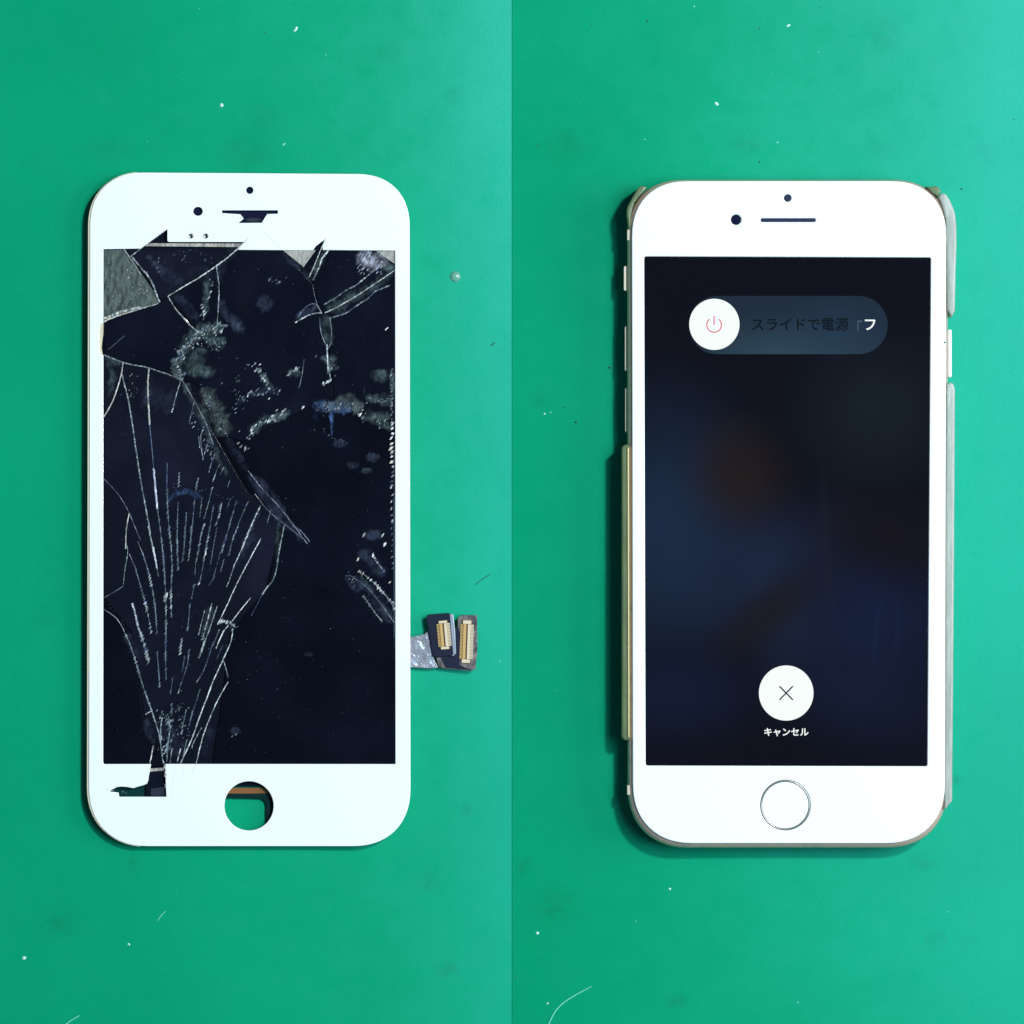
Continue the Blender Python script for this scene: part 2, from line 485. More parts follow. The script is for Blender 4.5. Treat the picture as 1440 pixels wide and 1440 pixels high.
plate('button_wall_and_shade', [(300, 1117), (402, 1117), (402, 1180), (372, 1180), (374, 1160), (374, 1132), (372, 1127), (367, 1123.5), (300, 1122)], [], 0.3, 0.8, principled('dark_teal_wall_shade', (0.001, 0.020, 0.022), 0.4, Specular_IOR_Level=0.1), root, 0.1)  # dark frame wall; its teal also paints the shadow on the mat

# glass shards over the lcd
shards = [
    ('shard_b', [(178.5, 351.5), (331, 351.5), (236, 416.5), (226, 420)], 0.25),
    ('shard_a', [(237.5, 418), (303, 374.5), (308, 405), (304.5, 455.5), (277.5, 465.5)], 0.3),
    ('shard_a', [(147, 454), (187, 439.5), (223, 428.5), (236.5, 419), (276, 466.5), (245, 512), (253.5, 532.5), (220, 518), (172, 507), (147, 498.5)], 0.12),
    ('shard_a', [(335, 351.5), (395.5, 351.5), (439.5, 400), (444.5, 424.5), (455.5, 445), (461.5, 490), (465.5, 534.5), (469, 556.5), (430, 573.5), (341, 621), (306, 607), (278, 540),
                 (256.5, 532), (248, 512), (279.5, 467.5), (307.5, 456), (310.5, 405), (306, 374)], 0.03),
    ('shard_a', [(446, 352.5), (525.5, 352.5), (554.5, 373), (554.5, 380), (520, 399.5), (480, 429.5), (457, 442.5), (447, 424), (442, 398), (429.5, 377)], 0.12),
    ('shard_a', [(554.5, 382.5), (554.5, 595.5), (520, 584), (471, 559.5), (468, 535), (464, 490), (459, 447.5), (482, 431.5), (522, 402)], 0.05),
    ('shard_c', [(554.5, 598), (554.5, 1073.5), (299, 1073.5), (310, 1000), (325.5, 890), (376, 830), (396, 742.5), (434, 758.5), (351, 690), (307, 611), (342, 623), (432, 576), (470, 563), (520, 588)], 0.015),
    ('shard_b', [(147, 501), (172, 509.5), (220, 520.5), (252.5, 534.5), (301, 612), (347, 692), (427, 755), (392, 741.5), (372.5, 829), (322.5, 889), (307.5, 1000), (296.5, 1073.5),
                 (235, 1073.5), (226, 1050), (205.5, 1020), (186, 890), (147, 840)], 0.02),
    ('shard_c', [(147, 842.5), (184, 892), (203.5, 1022), (224, 1052), (212.5, 1073.5), (147, 1073.5)], 0.05),
]
for mk, pts, tilt in shards:
    o = plate('glass_shard', pts, [], 1.9, 2.43, M[mk], root, 0.05, 1)
    cx = sum(v.co.x for v in o.data.vertices) / len(o.data.vertices); cy = sum(v.co.y for v in o.data.vertices) / len(o.data.vertices)
    zc = 0.00215
    T = Matrix.Translation((cx, cy, zc)) @ Matrix.Rotation(R(random.uniform(-tilt, tilt)), 4, 'X') @ Matrix.Rotation(R(random.uniform(-tilt, tilt)), 4, 'Y') @ Matrix.Translation((-cx, -cy, -zc))
    o.data.transform(T)
plate('exposed_backing', [(146.2, 351.5), (176.5, 351.5), (224.5, 422), (222, 426.5), (187, 437), (163, 445), (146.2, 452.5)], [], 1.9, 2.2, M['exposed'], root, 0.05, 1)
plate('adhesive_patch', [(397.5, 352), (444, 352), (427, 375.5)], [], 1.9, 2.2, M['grit'], root, 0.05, 1)
plate('adhesive_patch', [(528.5, 353), (554.8, 353), (554.8, 371)], [], 1.9, 2.2, M['grit'], root, 0.05, 1)

ZT = 2.505     # top of the glass in mm
def resample(pts, step):
    out = [Vector((*pts[0], 0))]
    for a, b in zip(pts, pts[1:]):
        A = Vector((*a, 0)); B = Vector((*b, 0)); k = max(1, int((B - A).length / step))
        for i in range(1, k + 1): out.append(A.lerp(B, i / k))
    return out

def smooth_path(pts, it=2):
    for _ in range(it):
        if len(pts) < 3: return pts
        q = [pts[0]]
        for a, b in zip(pts, pts[1:]):
            q += [(a[0] * .75 + b[0] * .25, a[1] * .75 + b[1] * .25), (a[0] * .25 + b[0] * .75, a[1] * .25 + b[1] * .75)]
        pts = q + [pts[-1]]
    return pts

class Flakes:
    def __init__(self): self.v, self.f, self.i = [], [], []
    def flake(self, x, y, ln, w, ang, mi, h=0.035):
        ca, sa = math.cos(ang), math.sin(ang); b = len(self.v)
        jit = lambda: random.uniform(0.75, 1.25)
        for u, t in ((-1, -.7), (-.3, 1), (1, .7), (.3, -1)):
            u *= ln / 2 * jit(); t *= w / 2 * jit()
            self.v.append(P(x + u * ca - t * sa, y + u * sa + t * ca, ZT))
        self.v.append(P(x + random.uniform(-.2, .2) * ln * ca, y + random.uniform(-.2, .2) * ln * sa, ZT + h))
        for k in range(4):
            self.f.append((b + (k + 1) % 4, b + k, b + 4)); self.i.append(mi)
    def ridge(self, pts, w, mi, w_end=None, h=0.03, jitter=0.5, step=2.0):
        q = resample(pts, step); m = len(q); b = len(self.v)
        for k, p in enumerate(q):
            a = q[max(k - 1, 0)]; c = q[min(k + 1, m - 1)]
            t = (c - a).normalized(); nrm = Vector((t.y, -t.x, 0))
            ww = w + ((w if w_end is None else w_end) - w) * k / max(1, m - 1)
            ww *= random.uniform(1 - jitter, 1 + jitter)
            off = nrm * random.uniform(-.18, .18) * w
            l = p + off + nrm * ww / 2; r = p + off - nrm * ww / 2
            self.v += [P(l.x, l.y, ZT), P(p.x + off.x, p.y + off.y, ZT + h * random.uniform(.5, 1.2)), P(r.x, r.y, ZT)]
        for k in range(m - 1):
            i = b + k * 3; j = i + 3
            self.f += [(i, i + 1, j + 1, j), (i + 1, i + 2, j + 2, j + 1)]
            mk = mi if not isinstance(mi, (list, tuple)) else random.choice(mi)
            self.i += [mk, mk]
    def build(self, name, parent, kind=None):
        o = from_data(name, self.v, self.f, CR, parent, idx=self.i)
        if kind: o['kind'] = kind
        return o

def line(pts, w, mi, ox=None, oy=None, w_end=None, sm=True, jitter=0.45):
    if ox is not None: pts = Z(pts, ox, oy)
    if sm: pts = smooth_path(pts)
    F = Flakes(); F.ridge(pts, w * 0.72, mi, None if w_end is None else w_end * .72, jitter=jitter * .5)
    return F.build('crack', root)

def dash(pts, w, mis, ox=None, oy=None, gap=4.2, ln=4.4, ang=-62, skip=0.24):
    """crack that shows as a row of slanted glints"""
    if ox is not None: pts = Z(pts, ox, oy)
    pts = smooth_path(pts)
    F = Flakes()
    F.ridge(pts, w * 0.42, [BLUE, TEAL], jitter=0.4)
    run = 0
    for p in resample(pts, gap):
        if random.random() < skip: continue
        if run <= 0: mi = random.choice([BLUE, TEAL]) if random.random() < .38 else random.choice(mis); run = random.randint(2, 6)
        run -= 1
        F.flake(p.x + random.uniform(-.3, .3), p.y + random.uniform(-.3, .3), ln * random.uniform(.9, 1.6), w * random.uniform(.45, .95), R(ang + random.uniform(-14, 14)), mi)
    return F.build('crack', root)

SCAT = Flakes()
def scatter(pts, spread, count, size, mis, ox=None, oy=None, ang=-58, da=18, elong=2.6):
    size *= 1.22; count = int(count * .8)
    if ox is not None: pts = Z(pts, ox, oy)
    q = resample(pts, 1.5)
    for _ in range(count):
        p = random.choice(q); s = size * random.uniform(.5, 1.3)
        SCAT.flake(p.x + random.gauss(0, spread / 2), p.y + random.gauss(0, spread / 2), s * elong * .68, s * .58, R(ang + random.uniform(-da, da)), random.choice(mis))

def haze(pts, w, mk, ox=None, oy=None, d=1.0, edge=0.0, w_end=None, mid=None):
    """ribbon of glass dust or painted highlight along a path; density fades to the sides"""
    if ox is not None: pts = Z(pts, ox, oy)
    q = resample(smooth_path(pts), 3.0); m = len(q); verts, faces, den = [], [], []
    prof = [(-1, edge), (-.5, d * .75), (0, d if mid is None else mid), (.5, d * .75), (1, edge)]
    wob = 0.0; sz = 1.0
    for k, p in enumerate(q):
        a = q[max(k - 1, 0)]; c = q[min(k + 1, m - 1)]
        t = (c - a).normalized(); nrm = Vector((t.y, -t.x, 0))
        ww = (w + ((w if w_end is None else w_end) - w) * k / max(1, m - 1)) * random.uniform(.85, 1.15)
        cap = min(1, min(k, m - 1 - k) / 3.0)
        wob = wob * .7 + random.uniform(-.22, .22); sz = max(.55, min(1.35, sz + random.uniform(-.22, .22)))
        for u, dd in prof:
            v = p + nrm * ww / 2 * (u * sz * (0.3 + 0.7 * cap) * random.uniform(.8, 1.2) + wob)
            verts.append(P(v.x, v.y, 2.475)); den.append(dd * cap * random.uniform(.35, 1.15))
    for k in range(m - 1):
        for j in range(4):
            i = k * 5 + j
            faces.append((i, i + 5, i + 6, i + 1))
    o = from_data('glass_dust', verts, faces, M[mk], root)  # with haze_highlight this is a painted highlight
    at = o.data.attributes.new('dust_amount', 'FLOAT', 'POINT')
    at.data.foreach_set('value', den)
    o['kind'] = 'stuff'
    return o

def patch(cx, cy, rx, ry, mk, d=1.0, rot=0.0):
    d *= .62
    verts, den, faces = [P(cx, cy, 2.478)], [d], []
    nn = 18; ph = [random.uniform(.8, 1.2) for _ in range(nn)]
    for ring, dd in ((.6, d), (1.0, 0.0)):
        for k in range(nn):
            a = 2 * math.pi * k / nn; x = rx * ring * ph[k] * math.cos(a); y = ry * ring * ph[k] * math.sin(a)
            verts.append(P(cx + x * math.cos(rot) - y * math.sin(rot), cy + x * math.sin(rot) + y * math.cos(rot), 2.478)); den.append(dd)
    for k in range(nn):
        k2 = (k + 1) % nn
        faces += [(0, 1 + k2, 1 + k), (1 + k, 1 + k2, 1 + nn + k2, 1 + nn + k)]
    o = from_data('glass_dust', verts, faces, M[mk], root)
    o.data.attributes.new('dust_amount', 'FLOAT', 'POINT').data.foreach_set('value', den)
    o['kind'] = 'stuff'

# --- upper left
A = (100, 220)
line([(405, 672), (520, 583), (650, 490)], 1.7, [WHITE, WHITE, PALE], *A, w_end=0.8, sm=False)
line([(652, 945), (760, 878), (850, 828), (985, 735), (1060, 680), (1125, 622), (1190, 555)], 2.1, [WHITE, WHITE, PALE], *A, sm=False)
line([(652, 945), (700, 1022), (800, 1140), (860, 1185)], 2.2, [TEAL, PALE], *A, sm=False)
line([(980, 740), (1000, 880), (995, 1000), (985, 1135)], 2.0, [TEAL, TEAL, PALE], *A)
line([(405, 672), (462, 742), (540, 830), (575, 930), (598, 985)], 3.0, [TEAL, PALE], *A)
line([(222, 1114), (300, 1080), (420, 1043), (590, 992)], 3.2, [CREAM, PALE, CREAM], *A, w_end=1.5, sm=False)
line([(222, 1095), (330, 1050), (470, 1015)], 4.5, [CREAM, PALE, TEAL], *A, sm=False)
line([(250, 1305), (360, 1210)], 0.9, TEAL, *A)
line([(222, 1340), (330, 1384), (420, 1408), (500, 1420), (640, 1465), (740, 1505)], 2.2, [TEAL, PALE, TEAL], *A, sm=False)
haze([(222, 1345), (290, 1385), (340, 1400)], 12, 'haze_teal', *A)
haze([(540, 690), (620, 780), (760, 860)], 22, 'haze_blue', *A, d=.7)
haze([(500, 690), (560, 680)], 14, 'haze_teal', *A, d=.8)
haze([(700, 930), (780, 1030), (860, 1100)], 26, 'haze_blue', *A, d=.8)
haze([(940, 820), (920, 940), (900, 1090)], 14, 'haze_teal', *A, d=.9)
haze([(1010, 960), (1030, 1040), (1080, 1120)], 14, 'haze_blue', *A, d=.9)
haze([(1180, 560), (1040, 720), (1000, 860)], 22, 'haze_blue', *A, d=.5)
scatter([(940, 820), (945, 930), (890, 985), (900, 1090)], 4, 34, 2.2, [PALE, TEAL, TEAL, WHITE], *A)
scatter([(1330, 830), (1420, 860)], 3, 9, 1.8, [TEAL, PALE], *A)
scatter([(560, 690), (620, 760)], 8, 14, 1.6, [TEAL, BLUE], *A)
scatter([(700, 640), (1000, 700)], 12, 26, 1.5, [TEAL, BLUE, BLUE], *A)
scatter([(300, 690), (420, 800), (500, 900), (300, 980), (260, 760)], 13, 80, 1.5, [TEAL, TEAL, PALE, PALE, CREAM], *A, ang=-55)
line([(355, 625), (420, 720), (470, 800)], 2.4, [TEAL, BLUE], *A)
# crushed clusters
cl = [(1020, 1150), (900, 1180), (830, 1215), (780, 1280), (745, 1320), (740, 1360), (705, 1400), (720, 1440), (745, 1500)]
haze(cl, 17, 'haze_grey', *A, d=.9)
haze([(880, 1200), (980, 1240), (1030, 1300)], 26, 'haze_teal', *A)
haze([(760, 1420), (880, 1440), (980, 1450)], 18, 'haze_teal', *A)
haze([(820, 1300), (860, 1380), (800, 1450)], 24, 'haze_teal', *A, d=.8)
haze([(1070, 1060), (1120, 1130), (1160, 1200)], 18, 'haze_blue', *A)
scatter(cl, 7, 120, 3.6, [TEAL, TEAL, TEAL, BLUE, TEAL, PALE], *A, da=35, elong=2.0)
scatter(cl, 6, 60, 2.0, [PALE, PALE, TEAL, WHITE, CREAM], *A, da=30, elong=2.2)
haze(cl, 24, 'haze_teal', *A, d=.9)
scatter([(860, 1230), (1000, 1280)], 14, 60, 1.8, [TEAL, TEAL, BLUE, PALE], *A, da=50, elong=1.6)
scatter([(1090, 1385), (1260, 1420)], 8, 9, 1.8, [PALE, TEAL], *A)
patch(372, 427, 13, 14, 'haze_blue', .9)
patch(283, 385, 22, 14, 'haze_blue', .5)

# --- upper right
B = (340, 220)
line([(455, 815), (490, 735), (525, 650), (562, 560)], 1.6, [WHITE, CREAM, PALE], *B, sm=False)
line([(480, 835), (520, 752), (540, 690), (585, 635)], 2.6, [WHITE, PALE, TEAL], *B, sm=False)
line([(412, 748), (450, 690), (495, 630)], 1.4, [TEAL, PALE], *B)
haze([(480, 800), (540, 690), (580, 630)], 12, 'haze_teal', *B)
line([(560, 1055), (640, 1020), (760, 950), (900, 860), (1040, 762)], 2.2, [WHITE, CREAM, PALE], *B, w_end=1.4, jitter=.25)
line([(555, 1000), (640, 950), (700, 905), (770, 870), (830, 822), (900, 762)], 2.4, [TEAL, PALE, TEAL], *B, sm=False, jitter=.8)
line([(600, 1090), (700, 1060), (800, 990), (850, 960), (900, 910), (1000, 870)], 2.2, [TEAL, BLUE, PALE, TEAL], *B, sm=False, jitter=.8)
haze([(570, 1040), (700, 970), (850, 880), (1030, 790)], 26, 'haze_teal', *B, d=.75)
line([(360, 1122), (430, 1080), (480, 1060), (540, 1055)], 2.2, [PALE, WHITE, TEAL], *B)
line([(380, 1085), (430, 1010), (500, 985), (535, 1050)], 1.8, [TEAL, BLUE], *B)
haze([(370, 1110), (440, 1050), (530, 1020)], 18, 'haze_blue', *B)
haze([(545, 1060), (560, 1170), (575, 1285)], 19, 'haze_teal', *B, d=.9, mid=.5)
line([(525, 1090), (530, 1180), (560, 1260), (578, 1290)], 1.6, [TEAL, BLUE], *B)
line([(595, 1085), (605, 1180), (610, 1250), (580, 1300)], 1.6, [TEAL, BLUE], *B)
line([(575, 1290), (578, 1370), (582, 1470)], 2.0, [PALE, TEAL, WHITE], *B)
line([(480, 870), (490, 940), (510, 1000)], 1.2, BLUE, *B)
haze([(270, 640), (400, 760), (475, 850)], 10, 'haze_blue', *B, d=.8)
haze([(1000, 640), (930, 620)], 20, 'haze_teal', *B, d=.5)
haze([(790, 640), (850, 700), (900, 780)], 30, 'haze_highlight', *B, d=1.0)  # white-blue highlight on the glass, painted in with this and the streaks below
haze([(880, 650), (920, 700), (930, 760)], 22, 'haze_highlight', *B, d=1.0)
for k in range(34):
    x = 516 + random.uniform(-14, 22); y = 364 + random.uniform(-10, 22)
    SCAT.flake(x, y, random.uniform(4, 9), random.uniform(.7, 1.3), R(-55 + random.uniform(-12, 12)), random.choice([LILAC, WHITE, PALE, LILAC, TEAL]))
haze([(1030, 770), (960, 720), (900, 640)], 14, 'haze_teal', *B, d=1)
line([(968, 1172), (988, 1152)], 1.6, WHITE, *B)
scatter([(170, 830), (300, 840)], 5, 9, 1.8, [TEAL, BLUE], *B)
haze([(110, 960), (200, 1010)], 24, 'haze_blue', *B, d=.8)

# --- middle left
C = (100, 480)
line([(350, 145), (340, 225), (302, 350), (270, 430), (218, 512)], 2.1, [CREAM, WHITE, CREAM], *C, jitter=.25)
line([(340, 222), (390, 400), (430, 680), (470, 950), (510, 1160), (535, 1300)], 2.6, [TEAL, TEAL, PALE], *C, jitter=.3)
line([(525, 185), (516, 300), (522, 430), (530, 565)], 2.9, [CREAM, CREAM, PALE], *C, jitter=.25)
line([(530, 565), (545, 720), (557, 860)], 1.6, BLUE, *C)
line([(557, 860), (565, 950), (575, 1060), (582, 1130)], 3.4, [LILAC, LILAC, WHITE], *C, jitter=.2)
dash([(582, 1130), (600, 1260), (620, 1440), (632, 1640)], 2.2, [PALE, TEAL, LILAC, TEAL], *C)
line([(742, 258), (710, 360), (680, 478)], 1.5, [TEAL, PALE], *C)
scatter([(684, 460), (681, 476)], .8, 4, 2.2, [WHITE], *C)
for q in ([(830, 410), (812, 480), (795, 558)], [(895, 578), (868, 655), (890, 800)], [(930, 670), (905, 740), (888, 802)], [(965, 770), (940, 840), (930, 885)],
          [(1000, 830), (975, 890), (955, 950)], [(860, 640), (868, 720)], [(1030, 850), (1005, 900)], [(1070, 940), (1055, 985)]):
    line(q, 1.5, [TEAL, PALE, BLUE], *C)
scatter([(830, 500), (900, 660), (960, 800)], 8, 40, 1.8, [TEAL, BLUE, PALE], *C)
haze([(745, 260), (830, 400), (900, 530), (960, 700), (1030, 860), (1050, 910)], 17, 'haze_teal', *C, d=.8, w_end=10)
haze([(870, 310), (950, 430), (1010, 560), (1040, 640)], 24, 'haze_grey', *C, d=.7)
scatter([(880, 320), (960, 460), (1030, 620)], 8, 90, 1.8, [TEAL, TEAL, BLUE, PALE], *C, da=50, elong=1.5)
line([(745, 255), (830, 400), (905, 540), (960, 700)], 1.6, [TEAL, BLUE], *C)
haze([(1200, 880), (1280, 980), (1380, 1080), (1450, 1190), (1520, 1290), (1570, 1360)], 15, 'haze_blue', *C, d=1.0, mid=.5)
haze([(1250, 1000), (1340, 1120), (1440, 1220)], 12, 'haze_blue', *C, d=1.0)
line([(1195, 875), (1290, 1000), (1400, 1110), (1500, 1240), (1595, 1370)], 1.7, [BLUE, TEAL, BLUE], *C)
line([(1240, 1030), (1330, 1150), (1460, 1250), (1560, 1330)], 1.5, [BLUE, BLUE, TEAL], *C)
haze([(1050, 640), (1120, 760), (1200, 880)], 10, 'haze_blue', *C, d=.6)
line([(222, 930), (320, 1030), (390, 1150), (440, 1280), (470, 1345)], 1.3, BLUE, *C)
line([(392, 1160), (368, 1290), (368, 1400)], 1.9, [CREAM, PALE, CREAM], *C, jitter=.25)
haze([(640, 1090), (680, 1040), (740, 1012), (810, 1012), (885, 1060)], 9, 'haze_vivid', *C, d=.55)
haze([(640, 1080), (650, 1130)], 8, 'haze_teal', *C, d=1)
haze([(240, 120), (290, 200), (260, 380)], 16, 'haze_teal', *C, d=.6)
haze([(480, 320), (600, 380), (720, 420)], 40, 'haze_blue', *C, d=.45)
scatter([(380, 190), (460, 350), (280, 360)], 10, 22, 1.6, [TEAL, BLUE, PALE], *C)
# speckle across the middle
scatter([(1250, 170), (1280, 220), (1330, 300)], 5, 34, 2.3, [PALE, WHITE, TEAL, TEAL], *C)
scatter([(1120, 430), (1220, 340), (1300, 360), (1400, 330)], 7, 60, 2.2, [WHITE, PALE, TEAL, TEAL, BLUE], *C)
scatter([(1180, 650), (1250, 570), (1340, 530), (1440, 470)], 6, 80, 2.3, [WHITE, PALE, TEAL, TEAL, TEAL], *C)
scatter([(1130, 710), (1210, 730)], 3, 10, 2.6, [WHITE, PALE], *C)
haze([(1200, 620), (1280, 540), (1370, 530), (1480, 460)], 16, 'haze_teal', *C, d=.9)
haze([(1270, 200), (1320, 270), (1350, 330)], 12, 'haze_teal', *C, d=.9)
haze([(1100, 420), (1220, 360), (1400, 330)], 13, 'haze_blue', *C, d=.8)
scatter([(1080, 130), (1100, 260), (1160, 520), (1130, 620)], 20, 22, 1.6, [PALE, TEAL, BLUE], *C)

# --- middle right
D = (340, 480)
line([(575, 20), (572, 80), (585, 160), (598, 258)], 2.0, [PALE, TEAL, PALE], *D)
haze([(560, 90), (590, 150), (600, 210)], 24, 'haze_teal', *D, d=.8)
haze([(545, 0), (575, 30)], 18, 'haze_teal', *D, d=.6)
scatter([(545, 295), (600, 262)], 2, 14, 2.5, [WHITE, PALE, WHITE], *D)
scatter([(540, 100), (640, 190)], 8, 36, 1.7, [TEAL, TEAL, PALE, BLUE], *D)
scatter([(310, 220), (350, 200), (378, 183)], 2.4, 18, 2.3, [WHITE, PALE, TEAL], *D)
line([(420, 120), (405, 240), (385, 315)], 1.4, [TEAL, BLUE], *D)
haze([(300, 220), (360, 215), (400, 240)], 10, 'haze_teal', *D, d=.8)
scatter([(400, 450), (418, 442)], .8, 4, 2.6, [WHITE], *D)
haze([(470, 440), (560, 440), (650, 450), (760, 460)], 15, 'haze_vivid', *D, d=.9)
haze([(520, 430), (620, 440), (700, 430), (830, 420)], 16, 'haze_grey', *D, d=1)
haze([(630, 420), (700, 390), (770, 440), (810, 470)], 22, 'haze_grey', *D, d=1)
haze([(830, 395), (920, 385), (1020, 390)], 15, 'haze_teal', *D, d=1)
haze([(800, 510), (900, 510), (1015, 520)], 14, 'haze_teal', *D, d=1)
haze([(860, 530), (940, 560), (1010, 600)], 14, 'haze_teal', *D, d=.9)
haze([(600, 470), (608, 560), (604, 650)], 11, 'haze_vivid', *D, d=1, w_end=4)
haze([(480, 480), (520, 530)], 16, 'haze_vivid', *D, d=.5)
haze([(830, 290), (820, 380)], 8, 'haze_blue', *D, d=.9)
scatter([(790, 500), (805, 488)], 1.2, 6, 3.2, [WHITE], *D)
scatter([(500, 450), (800, 440)], 7, 90, 1.7, [TEAL, PALE, TEAL, BLUE, TEAL], *D, da=40)
scatter([(840, 390), (1015, 395)], 5, 40, 1.5, [TEAL, PALE, TEAL], *D)
scatter([(810, 510), (1010, 560)], 6, 40, 1.4, [TEAL, PALE, TEAL], *D)
scatter([(440, 570), (680, 680)], 6, 20, 1.4, [TEAL, BLUE], *D)
patch(340 + 930 / 4.8, 480 + 230 / 4.8, 14, 11, 'haze_teal', 1)
patch(340 + 885 / 4.8, 480 + 780 / 4.8, 12, 8, 'haze_blue', 1)
patch(340 + 842 / 4.8, 480 + 872 / 4.8, 9, 5, 'haze_teal', 1)
patch(340 + 750 / 4.8, 480 + 835 / 4.8, 9, 6, 'haze_blue', .8)
patch(340 + 660 / 4.8, 480 + 690 / 4.8, 11, 7, 'haze_blue', .8)
patch(340 + 885 / 4.8, 480 + 1305 / 4.8, 14, 9, 'haze_blue', 1)
patch(340 + 835 / 4.8, 480 + 1445 / 4.8, 14, 9, 'haze_blue', 1)
# glitter down the right rim
def glitter(y0, y1, mis, w=2.6, ln=4.6, gap=4.6, x=551):
    F = Flakes(); y = y0
    while y < y1:
        F.flake(x + random.uniform(-1.4, 1.4), y, ln * random.uniform(.7, 1.3), w * random.uniform(.6, 1.15), R(-62 + random.uniform(-14, 14)), random.choice(mis))
        y += gap * random.uniform(.8, 1.3)
    F.build('crack', root)
glitter(520, 600, [TEAL, PALE, TEAL], 2.2)
glitter(596, 660, [WHITE, WHITE, CREAM], 3.8, 6.5, 6.6)
glitter(664, 684, [LILAC, PALE, BLUE], 3.6, 6, 6)
glitter(686, 735, [PALE, TEAL, BLUE, WHITE], 2.2, 4.5, 8)
glitter(735, 800, [BLUE, TEAL, BLUE], 2.0, 4.5, 8)
haze([(1010, 180), (1015, 300), (1012, 480)], 9, 'haze_teal', *D, d=.8)

# --- right lower corner of the cracks
E6 = (400, 740)
patch(400 + 590 / 4.8, 740 + 60 / 4.8, 13, 9, 'haze_blue', 1)
patch(400 + 545 / 4.8, 740 + 190 / 4.8, 14, 9, 'haze_blue', 1)
haze([(430, 340), (560, 420), (650, 540), (740, 660)], 18, 'haze_blue', *E6, d=.8)
haze([(500, 320), (590, 440), (660, 540), (740, 640)], 6, 'haze_teal', *E6, d=1)
haze([(540, 200), (620, 270), (690, 330)], 16, 'haze_blue', *E6, d=.8)
haze([(420, 320), (430, 390), (510, 440)], 10, 'haze_blue', *E6, d=.9)
dash([(500, 300), (575, 355), (640, 425), (700, 490), (745, 560)], 2.8, [WHITE, PALE, TEAL, CREAM], *E6, ln=4.5, gap=3.4)
dash([(610, 380), (660, 440), (745, 530)], 2.6, [WHITE, PALE, TEAL], *E6, ln=4.2, gap=3.4)
dash([(530, 470), (600, 570), (660, 645)], 2.2, [PALE, TEAL, TEAL, WHITE], *E6, ln=4, gap=3)
dash([(595, 195), (630, 250), (672, 305)], 2.2, [WHITE, PALE, TEAL], *E6, ln=4, gap=3.2)
line([(440, 330), (560, 410), (640, 510), (740, 650)], 1.3, [TEAL, BLUE], *E6)
for p in ((492, 230), (662, 62), (676, 126), (710, 380), (535, 60)):
    scatter([p, (p[0] + 4, p[1] - 4)], .5, 3, 2.8, [WHITE, CREAM], *E6)
scatter([(430, 330), (470, 400)], 5, 22, 1.5, [TEAL, BLUE, PALE], *E6)
patch(400 + 165 / 4.8, 740 + 865 / 4.8, 8, 4, 'haze_blue', .9)
line([(60, 0), (110, 30), (170, 105)], 3, BLUE, *E6)
patch(331, 1028, 9, 6, 'haze_blue', 1)
scatter([(1085, 360), (1110, 350)], 2, 6, 1.6, [TEAL, PALE], 100, 960)

# --- the fan of cracks
Fz = (100, 740)
line([(520, 0), (535, 70), (552, 140)], 2.6, [TEAL, PALE], *Fz)
line([(552, 140), (565, 205), (580, 285)], 3.9, [WHITE, WHITE, LILAC], *Fz, w_end=2.4, jitter=.2)
line([(580, 285), (590, 340)], 1.5, TEAL, *Fz)
dash([(450, 105), (500, 230), (545, 400), (570, 560), (578, 725)], 2.5, [PALE, TEAL, TEAL, LILAC], *Fz)
dash([(600, 0), (618, 150), (632, 320), (638, 480), (642, 660), (636, 860), (640, 1030)], 2.2, [TEAL, TEAL, PALE, BLUE], *Fz)
scatter([(625, 500), (640, 465)], 2, 9, 3.0, [PALE, WHITE], *Fz)
dash([(640, 650), (638, 720)], 2.6, [WHITE, PALE], *Fz)
dash([(660, 20), (676, 150), (682, 280), (672, 440), (676, 610)], 3.2, [WHITE, LILAC, PALE, PALE, TEAL], *Fz)
dash([(435, 290), (490, 480), (525, 620), (540, 720)], 2.2, [TEAL, PALE, TEAL, BLUE], *Fz)
scatter([(500, 520), (508, 545)], 1, 6, 3.0, [WHITE, LILAC], *Fz)
line([(413, 520), (435, 600), (452, 680), (475, 745)], 3.6, [PALE, LILAC, LILAC, PALE], *Fz, jitter=.35)
dash([(470, 730), (490, 790), (510, 860), (522, 920)], 3.4, [PALE, TEAL], *Fz, ln=6)
line([(220, 560), (300, 612), (340, 670), (370, 740)], 1.8, [BLUE, TEAL], *Fz)
dash([(370, 735), (410, 830), (440, 930), (475, 1050), (500, 1130), (545, 1250)], 2.8, [PALE, TEAL, PALE, WHITE], *Fz, gap=3.2)
haze([(370, 720), (430, 850), (480, 880)], 26, 'haze_blue', *Fz, d=.7)
line([(495, 1110), (545, 1250), (575, 1340), (600, 1430), (612, 1540), (625, 1605)], 2.4, [TEAL, PALE, TEAL], *Fz)
line([(500, 1270), (548, 1245)], 1.5, [PALE, WHITE], *Fz)
haze([(500, 1290), (520, 1370), (560, 1480)], 12, 'haze_blue', *Fz, d=.9)
haze([(545, 1470), (580, 1510)], 12, 'haze_teal', *Fz, d=.7)
dash([(580, 850), (588, 950), (598, 1090)], 2.5, [PALE, TEAL, PALE], *Fz)
dash([(715, 95), (718, 180), (722, 290)], 2.6, [TEAL, BLUE, TEAL], *Fz)
dash([(768, 0), (762, 100), (752, 235)], 1.9, [TEAL, PALE, TEAL], *Fz)
dash([(812, 0), (802, 120), (792, 225)], 1.9, [TEAL, PALE, BLUE], *Fz)
dash([(885, 20), (862, 140), (845, 235)], 2.0, [TEAL, PALE], *Fz)
dash([(840, 240), (835, 330)], 1.6, [TEAL, BLUE], *Fz)
dash([(940, 0), (905, 170), (880, 330), (862, 390)], 2.1, [PALE, TEAL, TEAL, WHITE], *Fz)
